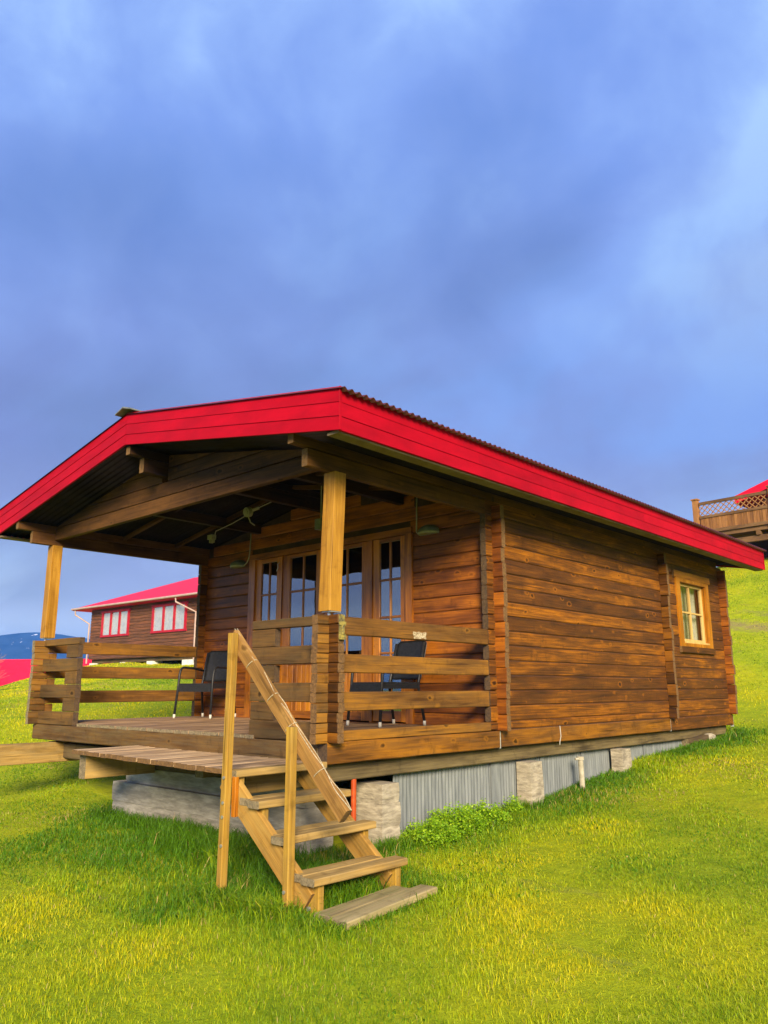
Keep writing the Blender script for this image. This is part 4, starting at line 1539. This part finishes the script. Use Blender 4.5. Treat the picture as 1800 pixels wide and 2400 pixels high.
def brown_house():
    A = Vector((-35.03, 16.06, 0))
    B = Vector((-25.35, 16.27, 0))
    e = (B - A).normalized()
    n = Vector((e.y, -e.x, 0))          # towards the camera
    LN = 19.0
    DP = 8.0
    z0, zt = 1.86, 4.58
    h = thing('neighbour_house', A + e * 8 - n * 3 + Vector((0, 0, 1.4)), 'dark brown house with a bright red hipped roof up the slope on the left', 'house')

    def P(s, d, z):
        return A + e * s + n * d + Vector((0, 0, z))

    ax = (e, n, Vector((0, 0, 1)))
    mb = MB()
    mb.obox(P(LN / 2 - .3, -DP / 2, (z0 + zt) / 2), ax, (LN / 2, DP / 2, (zt - z0) / 2))
    wall = mb.build('wall', BRN, h)
    # cladding boards
    k, z = 0, z0 + .02
    while z < zt - .05:
        mb = MB()
        mb.obox(P(LN / 2 - .3, .012, z + .078), ax, (LN / 2 + .01, .014, .072), 0, .01)
        mb.build('cladding_board', BRN, wall)
        z += .158
    # roof: hipped
    ov = .55
    s0, s1 = -.3 - 2.2 * .25 - ov, LN - .3 + ov
    d0, d1 = ov, -DP - ov
    rz = zt + 1.75
    rs = s0 + 4.4
    dm = -DP / 2
    v = [P(s0, d0, zt - .02), P(s1, d0, zt - .02), P(s1, d1, zt - .02), P(s0, d1, zt - .02), P(rs, dm, rz), P(s1, dm, rz)]
    v += [p + Vector((0, 0, -.10)) for p in v[:4]]
    f = [(0, 1, 5, 4), (2, 3, 4, 5), (3, 0, 4), (1, 2, 5), (6, 7, 1, 0), (7, 8, 2, 1), (8, 9, 3, 2), (9, 6, 0, 3), (9, 8, 7, 6)]
    roof_ = mk('roof', v, f, RED2, h)
    mb = MB()
    mb.tube([P(s0, d0 + .05, zt - .05), P(s1, d0 + .05, zt - .05)], .055, 8)
    mb.build('gutter', PINK, roof_)
    mb = MB()
    mb.tube([P(s0 + .3, d0, zt - .08), P(s0 + .3, d0 - .02, zt - .35), P(-.33, .10, zt - .85), P(-.33, .10, z0 - .2)], .042, 8)
    mb.build('downpipe', PINK, h)
    mb = MB()
    mb.tube([P(8.2, d0, zt - .08), P(8.2, d0 - .02, zt - .3), P(9.2, .10, zt - .8), P(9.2, .10, z0 - .2)], .042, 8)
    mb.build('downpipe', PINK, h)
    # windows, each three lights
    for (sa, sb) in ((.95, 3.45), (5.65, 8.35)):
        za, zb = 3.02, 4.27
        mb = MB()
        mb.obox(P((sa + sb) / 2, .05, za), ax, ((sb - sa) / 2 + .10, .05, .05))
        mb.obox(P((sa + sb) / 2, .05, zb), ax, ((sb - sa) / 2 + .12, .05, .06))
        for q in range(4):
            s_ = sa + (sb - sa) * q / 3
            mb.obox(P(s_, .05, (za + zb) / 2), ax, (.055, .052, (zb - za) / 2))
        w_ = mb.build('window', REDW, h)
        for q in range(3):
            s_ = sa + (sb - sa) * (q + .5) / 3
            mb = MB()
            mb.obox(P(s_, .045, (za + zb) / 2), ax, ((sb - sa) / 6 - .06, .004, (zb - za) / 2 - .06))
            mb.build('pane', GLASS2, w_)
            mb = MB()
            for r_ in range(6):
                mb.obox(P(s_ - .33 + .13 * r_, .028 + .006 * (r_ % 2), (za + zb) / 2), ax, (.066, .003, (zb - za) / 2 - .06))
            mb.build('curtain', CURT3, w_)
    # floor beam and concrete feet
    mb = MB()
    mb.obox(P(LN / 2 - .3, -.3, z0 - .10), ax, (LN / 2, .12, .09))
    mb.build('floor_beam', GREYX, h)
    for s_, w2 in ((.0, .55), (2.9, .30), (5.4, .45), (8.6, 1.0), (12.0, .5)):
        g = gz1(*P(s_, -.3, 0).xy)
        mb = MB()
        mb.obox(P(s_, -.35, (z0 - .19 + g - .2) / 2), ax, (w2 / 2, .3, (z0 - .19 - g + .2) / 2))
        mb.build('concrete_foot', WHT, h)


brown_house()


def low_red_house():
    """long roof beyond the brow of the meadow"""
    h = thing('low_house', (-50, 17, -1), 'low building beyond the meadow brow showing only its bright red roof', 'house')
    a = Vector((-58.5, 12.5, 0))
    b = Vector((-40.5, 24.0, 0))
    e = (b - a).normalized()
    n = Vector((e.y, -e.x, 0))
    rzl, ez = 2.28, -1.6
    v, f = [], []
    mb = MB()
    A0, B0 = a - e * 12, b - e * 2
    for p in (A0, B0):
        mb.v += [tuple(p + n * 6.5 + Vector((0, 0, ez))), tuple(p + Vector((0, 0, rzl))), tuple(p - n * 6.5 + Vector((0, 0, ez))),
                 tuple(p - n * 6.5 + Vector((0, 0, ez - .12))), tuple(p + n * 6.5 + Vector((0, 0, ez - .12)))]
    mb.f = [(0, 5, 6, 1), (1, 6, 7, 2), (2, 7, 8, 3), (3, 8, 9, 4), (4, 9, 5, 0), (0, 1, 2, 3, 4), (9, 8, 7, 6, 5)]
    mb.m = [0] * 7
    mb.build('roof', RED2, h)
    mb = MB()
    c = (A0 + B0) / 2
    mb.obox(c + Vector((0, 0, -2.7)), (e, n, Vector((0, 0, 1))), ((B0 - A0).length / 2 - .5, 5.9, 1.0))
    mb.build('wall', BRN, h)


low_red_house()


def hill_house():
    A = Vector((-5.39, 22.49, 0))
    e = Vector((.985, -.10, 0)).normalized()
    n = Vector((e.y, -e.x, 0))
    ax = (e, n, Vector((0, 0, 1)))
    h = thing('hillside_house', A + e * 4 - n * 4 + Vector((0, 0, 4.4)), 'red roofed house on the hill with a timber balcony over the slope', 'house')
    zd = 5.62

    def P(s, d, z):
        return A + e * s + n * d + Vector((0, 0, z))

    mb = MB()
    mb.obox(P(4.0, -1.0, zd - .12), ax, (4.05, 1.0, .10))
    bal = mb.build('balcony', FENCEX, h)
    mb = MB()
    mb.obox(P(4.0, -.15, zd - .46), ax, (4.0, .09, .09))
    mb.build('balcony_beam', FENCEX, h)
    for s in (.7, 2.1, 3.5, 4.9):
        mb = MB()
        mb.obox(P(s, -.7, zd - .295), ax, (.07, .7, .07))
        mb.build('joist', FENCEX, h)
    for i, s in enumerate((.10, 2.66, 5.2)):
        mb = MB()
        mb.obox(P(s, .03, zd + .46), ax, (.085, .085, .66))
        mb.obox(P(s, .03, zd + 1.14), ax, (.115, .115, .022))
        mb.build('post', FENCE, h)
    for (sa, sb) in ((.22, 2.54), (2.78, 5.08)):
        for z, hh in ((zd + .97, .05), (zd + .49, .045), (zd - .02, .055)):
            mb = MB()
            mb.obox(P((sa + sb) / 2, .035, z), ax, ((sb - sa) / 2, .035, hh))
            mb.build('rail', FENCEX, h)
        s = sa + .01
        while s < sb - .05:
            w_ = random.uniform(.088, .105)
            mb = MB()
            mb.obox(P(s + w_ / 2, .03 + random.uniform(-.004, .004), zd + .24), ax, (w_ / 2, .012, .205))
            mb.build('balcony_board', FENCE, h)
            s += w_ + .008
        # lattice
        L_, z0, z1 = sb - sa, zd + .535, zd + .92
        H_ = z1 - z0
        q = -H_
        while q < L_:
            for sg in (1, -1):
                t0, t1 = max(0, -q), min(H_, L_ - q)
                if t1 - t0 < .05:
                    continue
                if sg > 0:
                    p0, p1 = P(sa + q + t0, .03, z0 + t0), P(sa + q + t1, .03, z0 + t1)
                else:
                    p0, p1 = P(sa + q + t0, .045, z1 - t0), P(sa + q + t1, .045, z1 - t1)
                beam2('lattice_slat', p0, p1, .012, .030, LATT, h, up=(0, 0, 1), ch=0, jit=0)
            q += .19
    # body and roof
    mb = MB()
    mb.obox(P(6.4, -5.2, zd + .5), ax, (4.9, 3.1, .79))
    mb.build('wall', BRN, h)
    z0_ = gz1(*P(5.5, -4, 0).xy)
    mb = MB()
    mb.obox(P(5.9, -5.0, (zd - .30 + 3.0) / 2), ax, (5.4, 3.6, (zd - .30 - 3.0) / 2))
    mb.build('basement', DARKW, h)
    for s in (2.66, 5.2):
        g = gz1(*P(s, -.2, 0).xy)
        mb = MB()
        mb.obox(P(s, -.2, (zd - .55 + g - .2) / 2), ax, (.10, .10, (zd - .55 - g + .2) / 2))
        mb.build('stilt', FENCE, h)
    # gable roof, ridge along n
    s0, sm, s1 = .85, 6.4, 11.9
    ze, zr = zd + 1.36, zd + 3.1
    v = []
    for d in (-1.35, -9.0):
        v += [P(s0, d, ze), P(sm, d, zr), P(s1, d, ze), P(s1, d, ze - .28), P(sm, d, zr - .28), P(s0, d, ze - .28)]
    f = [(0, 6, 7, 1), (1, 7, 8, 2), (2, 8, 9, 3), (3, 9, 10, 4), (4, 10, 11, 5), (5, 11, 6, 0), (0, 1, 4, 5), (1, 2, 3, 4), (11, 10, 7, 6), (10, 9, 8, 7)]
    mk('roof', v, f, RED2, h)


hill_house()

# bare little tree by the low red roof
def bare_tree():
    t = thing('bare_tree', (-46.5, 16.2, -2), 'tiny bare pale tree in front of the blue mountain', 'tree')
    rd = random.Random(5)
    base = Vector((-48.2, 15.9, -2.0))
    BARK = speckle('pale_bark', (0.20, 0.17, 0.14), (0.32, 0.28, 0.24), 6.0, 0.9, 3.0, 0.0)
    mb = MB()
    mb.tube([base, base + Vector((.1, 0, 2.4)), base + Vector((.05, .1, 4.2))], .09, 6, r2=.03)
    mb.build('trunk', BARK, t)
    mb = MB()
    for i in range(38):
        a_ = rd.uniform(0, 2 * PI)
        z = rd.uniform(2.2, 4.2)
        p = base + Vector((.07, 0, z))
        q = p + Vector((math.cos(a_) * rd.uniform(.4, 1.0), math.sin(a_) * rd.uniform(.4, 1.0), rd.uniform(.3, .9)))
        mb.tube([p, (p + q) / 2 + Vector((0, 0, .08)), q], .018, 4, r2=.006)
        for k in range(3):
            q2 = q + Vector((rd.uniform(-.4, .4), rd.uniform(-.4, .4), rd.uniform(0, .4)))
            mb.tube([(p + q) / 2, q2], .009, 3, r2=.004)
    mb.build('crown', BARK, t)


bare_tree()

# ------------------------------------------------------------------ grass
def grassmat():
    mt, nt, bs, out = newmat('grass_blade')
    L = nt.links.new
    at = N(nt, 'ShaderNodeAttribute', attribute_name='tint')
    L(at.outputs['Color'], bs.inputs['Base Color'])
    bs.inputs['Roughness'].default_value = 0.55
    bs.inputs['Specular IOR Level'].default_value = 0.25
    tl = N(nt, 'ShaderNodeBsdfTranslucent')
    L(at.outputs['Color'], tl.inputs[0])
    mx = N(nt, 'ShaderNodeMixShader', ins={0: 0.38})
    L(bs.outputs[0], mx.inputs[1])
    L(tl.outputs[0], mx.inputs[2])
    L(mx.outputs[0], out.inputs[0])
    return mt


def vnoise(x, y, s, seed):
    """cheap smooth value noise"""
    r_ = np.random.default_rng(seed)
    g = r_.random((64, 64))
    u, v = x * s, y * s
    i, j = np.floor(u).astype(int), np.floor(v).astype(int)
    fu, fv = smooth01(u - i), smooth01(v - j)
    a = g[i % 64, j % 64] * (1 - fu) + g[(i + 1) % 64, j % 64] * fu
    b = g[i % 64, (j + 1) % 64] * (1 - fu) + g[(i + 1) % 64, (j + 1) % 64] * fu
    return a * (1 - fv) + b * fv


def blades(x, y, h, w, lean, tint):
    n = len(x)
    z = gz_chunk(x, y)
    az = rng.uniform(0, 2 * PI, n)
    la = az + rng.normal(0, .9, n)
    lx, ly = np.cos(la) * lean * h, np.sin(la) * lean * h
    sx, sy = -np.sin(az) * w / 2, np.cos(az) * w / 2
    V = np.zeros((n, 5, 3))
    zb = z - .01
    V[:, 0] = np.c_[x - sx, y - sy, zb]
    V[:, 1] = np.c_[x + sx, y + sy, zb]
    V[:, 2] = np.c_[x + sx * .75 + lx * .35, y + sy * .75 + ly * .35, zb + h * .6]
    V[:, 3] = np.c_[x - sx * .75 + lx * .35, y - sy * .75 + ly * .35, zb + h * .6]
    V[:, 4] = np.c_[x + lx, y + ly, zb + h * (1 - .35 * lean)]
    return V, tint


def gz_chunk(x, y):
    out = np.empty(len(x))
    for i in range(0, len(x), 40000):
        out[i:i + 40000] = gz(x[i:i + 40000], y[i:i + 40000])
    return out


def tints(x, y, n, lush):
    big = vnoise(x, y, .55, 1) * .6 + vnoise(x, y, 1.7, 2) * .4
    t = np.clip((big - .5) * 1.8 + .60 + rng.normal(0, .17, n) - lush * .85, 0, 1)
    green = np.array([.085, .210, .006])
    mid = np.array([.330, .440, .006])
    yel = np.array([.630, .560, .006])
    c = np.where(t[:, None] < .5, green + (mid - green) * (t[:, None] * 2), mid + (yel - mid) * (t[:, None] * 2 - 1))
    straw = rng.random(n) < .022 * (1 - .5 * lush)
    c[straw] = np.array([.50, .38, .12])
    c *= rng.uniform(.68, 1.18, n)[:, None]
    return c


def near_seg(x, y, segs):
    d = np.full(len(x), 99.0)
    for (x0, y0, x1, y1) in segs:
        dx, dy = x1 - x0, y1 - y0
        t = np.clip(((x - x0) * dx + (y - y0) * dy) / (dx * dx + dy * dy + 1e-9), 0, 1)
        d = np.minimum(d, np.hypot(x - x0 - t * dx, y - y0 - t * dy))
    return d


LUSH = [(-3.4, .05, -.3, .05), (.08, .55, .08, 5.2), (.1, 5.2, .1, 8.8), (-.05, -.95, .85, -.95), (.0, -.15, .9, -.15), (-.1, -.9, -.1, -.1), (-2.4, -.5, -.2, -.6)]


def build_grass():
    VV, TT = [], []
    fd = math.atan2(F.y, F.x)
    N1 = 620000
    # distance from the camera with falling density
    u = rng.random(N1)
    d0, d1, p = 3.4, 42.0, .38
    d = (d0 ** p + u * (d1 ** p - d0 ** p)) ** (1 / p)
    a = fd + rng.uniform(-.70, .70, N1)
    x, y = CAM.x + d * np.cos(a), CAM.y + d * np.sin(a)
    # nothing grows under the buildings or on the planks
    keep = ~((x > -W + .2) & (x < -.17) & (y > .5) & (y < 9.0))
    keep &= ~((x > -3.35) & (x < -.44) & (y > .13) & (y < .6))
    keep &= ~((x > -.29) & (x < .01) & (y > .62) & (y < .82))
    px = (x - 1.03) + (y + .5) * .11
    keep &= ~((np.abs(px) < .14) & (y > -.98) & (y < -.06))
    # bare patches
    bare = (vnoise(x, y, 1.3, 5) > .86) & (rng.random(N1) < .6)
    keep &= ~bare
    dirt = np.abs(y + .30 * x - 15.6) + 1.0 * (vnoise(x, y, 2.0, 6) - .5)
    keep &= ~((dirt < .45) & (x > -6) & (x < 8) & (rng.random(N1) < .6))
    x, y, d = x[keep], y[keep], d[keep]
    n = len(x)
    ds = near_seg(x, y, LUSH)
    closeness = 1 - smooth01((ds - .1) / .9)  # lush growth: greener, taller blades close to walls and steps
    under = ((x > -3.2) & (x < 0.2) & (y > -1.6) & (y < .2)).astype(float)
    lush = np.clip(closeness * .9 + under * .35, 0, 1)
    patch = vnoise(x, y, .8, 9)
    h = (.016 + .016 * patch + .020 * rng.random(n)) * (1 + 1.5 * lush * rng.random(n)) * (1 + np.clip(d - 10, 0, 40) * .02)
    w = .0032 * np.maximum(1, d / 4.5) ** .95 * (1 + .3 * lush)
    weed = (vnoise(x, y, 2.1, 31) > .72) & (rng.random(n) < .10)
    w = np.where(weed, w * 3.2, w)
    tc_ = tints(x, y, n, np.where(weed, 1.0, lush))
    dead = (vnoise(x, y, 1.1, 41) > .76) & (rng.random(n) < .22)
    tc_[dead] = np.array([.42, .33, .10]) * rng.uniform(.6, 1.15, dead.sum())[:, None]
    V, t = blades(x, y, h * np.where(weed, .8, 1), w, rng.uniform(.15, .95, n), tc_)
    VV.append(V)
    TT.append(t)
    # long uncut tufts along walls, posts and under the steps
    for (x0, y0, x1, y1, wd, cnt, hh) in ((-3.4, -.02, -.9, -.02, .12, 4200, .13), (-1.9, -.05, -.2, -.35, .30, 6000, .17), (.10, .5, .10, .95, .09, 900, .12), (-.1, 1.0, .02, 5.6, .13, 5000, .07),
                                          (0.04, 5.6, .14, 8.9, .10, 4000, .085), (-.05, -1.0, .75, -1.02, .10, 3200, .13), (.1, -.5, .85, -.5, .26, 5200, .16), (.75, -1.0, 1.25, -1.05, .06, 700, .08),
                                          (.9, -.05, 1.1, .02, .05, 350, .09), (1.22, -.95, 1.12, -.05, .03, 450, .05), (-.02, 2.7, .06, 3.2, .06, 700, .12), (.05, .95, .2, 2.6, .15, 2500, .09)):
        t_ = rng.random(cnt)
        x = x0 + (x1 - x0) * t_ + rng.normal(0, wd * .6, cnt)
        y = y0 + (y1 - y0) * t_ + rng.normal(0, wd * .6, cnt)
        k = ~((x > -W) & (x < -.2) & (y > .45)) & ~((x > -3.35) & (x < -.44) & (y > .13))
        px = (x - 1.03) + (y + .5) * .11
        k &= ~((np.abs(px) < .13) & (y > -.98) & (y < -.06))
        x, y = x[k], y[k]
        n = len(x)
        V, t = blades(x, y, hh * rng.uniform(.45, 1.25, n), rng.uniform(.004, .008, n), rng.uniform(.2, 1.0, n), tints(x, y, n, np.full(n, .85)))
        VV.append(V)
        TT.append(t)
    V = np.concatenate(VV)
    Tn = np.concatenate(TT)
    n = len(V)
    me = bpy.data.meshes.new('grass')
    me.vertices.add(n * 5)
    me.vertices.foreach_set('co', V.reshape(-1))
    base = np.arange(n)[:, None] * 5
    quads = base + np.array([0, 1, 2, 3])
    tris = base + np.array([3, 2, 4])
    loops = np.concatenate([quads, tris], 1).reshape(-1)
    me.loops.add(n * 7)
    me.loops.foreach_set('vertex_index', loops.astype(np.int32))
    me.polygons.add(n * 2)
    st = (np.arange(n)[:, None] * 7 + np.array([0, 4])).reshape(-1)
    me.polygons.foreach_set('loop_start', st.astype(np.int32))
    me.update(calc_edges=True)
    ca = me.color_attributes.new('tint', 'FLOAT_COLOR', 'POINT')
    cc = np.ones((n, 5, 4), np.float32)
    cc[:, :, :3] = Tn[:, None, :]
    ca.data.foreach_set('color', cc.reshape(-1))
    me.materials.append(grassmat())
    o = put('grass', me)
    tag(o, 'yellow green lawn grass around the cabin', 'grass', None, 'stuff')


build_grass()


def build_plant():
    """bright leafy clump by the skirting"""
    mt, nt, bs, out = newmat('plant_leaf')
    L = nt.links.new
    g = N(nt, 'ShaderNodeNewGeometry')
    rp = ramp(nt, [(0, (.13, .30, .006)), (.6, (.26, .46, .010)), (1, (.40, .56, .02))])
    L(g.outputs['Random Per Island'], rp.inputs[0])
    L(rp.outputs[0], bs.inputs['Base Color'])
    bs.inputs['Roughness'].default_value = .5
    tl = N(nt, 'ShaderNodeBsdfTranslucent')
    L(rp.outputs[0], tl.inputs[0])
    mx = N(nt, 'ShaderNodeMixShader', ins={0: 0.35})
    L(bs.outputs[0], mx.inputs[1])
    L(tl.outputs[0], mx.inputs[2])
    L(mx.outputs[0], out.inputs[0])
    rd = random.Random(21)
    specs = [((.16, 1.05), .22, .20, 'largest bright green leafy plant beside the tall concrete pillar'),
             ((.12, 1.45), .25, .25, 'bright green leafy plant in the middle of the clump by the skirting'),
             ((.08, 1.9), .22, .20, 'bright green leafy plant at the right end of the clump by the skirting'),
             ((.02, 2.5), .10, .20, 'small leafy weed left of the middle concrete pillar')]
    for (cx, cy), rad, hh, lab in specs:
        t = thing('leafy_plant', (cx, cy, gz1(cx, cy)), lab, 'plant', 'leafy plants by the skirting')
        v, f = [], []
        st = MB()
        gb = gz1(cx, cy)
        for s in range(int(95 * (rad / .2) ** 2)):
            a_ = rd.uniform(0, 2 * PI)
            rr = rad * math.sqrt(rd.random())
            hx = hh * (1 - .6 * (rr / rad) ** 2) * rd.uniform(.6, 1.1)
            tip = Vector((cx + rr * math.cos(a_) * 1.15, cy + rr * math.sin(a_) * 1.2, gb + hx))
            if tip.x < -.12:
                tip.x = -.12
            root = Vector((cx + rr * .6 * math.cos(a_), cy + rr * .6 * math.sin(a_), gb - .01))
            st.tube([root, (root + tip) / 2 + Vector((0, 0, .01)), tip], .0022, 3)
            for q in range(34):
                c = root.lerp(tip, rd.uniform(.35, 1.0)) + Vector((rd.gauss(0, .022), rd.gauss(0, .022), rd.gauss(0, .015)))
                if c.x < -.13:
                    continue
                ln_, wd_ = rd.uniform(.012, .028), rd.uniform(.005, .012)
                d = Vector((rd.gauss(0, 1), rd.gauss(0, 1), rd.uniform(-.1, .9))).normalized()
                sd = d.cross(Vector((rd.gauss(0, .5), rd.gauss(0, .5), 1))).normalized()
                nb = len(v)
                v += [c, c + d * ln_ * .5 + sd * wd_, c + d * ln_, c + d * ln_ * .5 - sd * wd_]
                f.append((nb, nb + 1, nb + 2, nb + 3))
        mk('foliage', v, f, mt, t)
        st.build('stem', mt, t)


build_plant()


def build_haze():
    """thin sea air, adding to the haze blue painted into the far rock"""
    mb = MB()
    mb.box((-2700, -2700, -7.5), (2700, 2700, 112))
    mt = bpy.data.materials.new('haze_air')
    mt.use_nodes = True
    nt = mt.node_tree
    nt.nodes.clear()
    out = N(nt, 'ShaderNodeOutputMaterial')
    pv = N(nt, 'ShaderNodeVolumePrincipled', ins={'Density': 0.00040, 'Anisotropy': 0.0})
    pv.inputs['Color'].default_value = (0.10, 0.36, 1.0, 1)
    nt.links.new(pv.outputs[0], out.inputs['Volume'])
    o = mb.build('haze', mt)
    tag(o, 'thin blue air', 'haze', None, 'stuff')


build_haze()
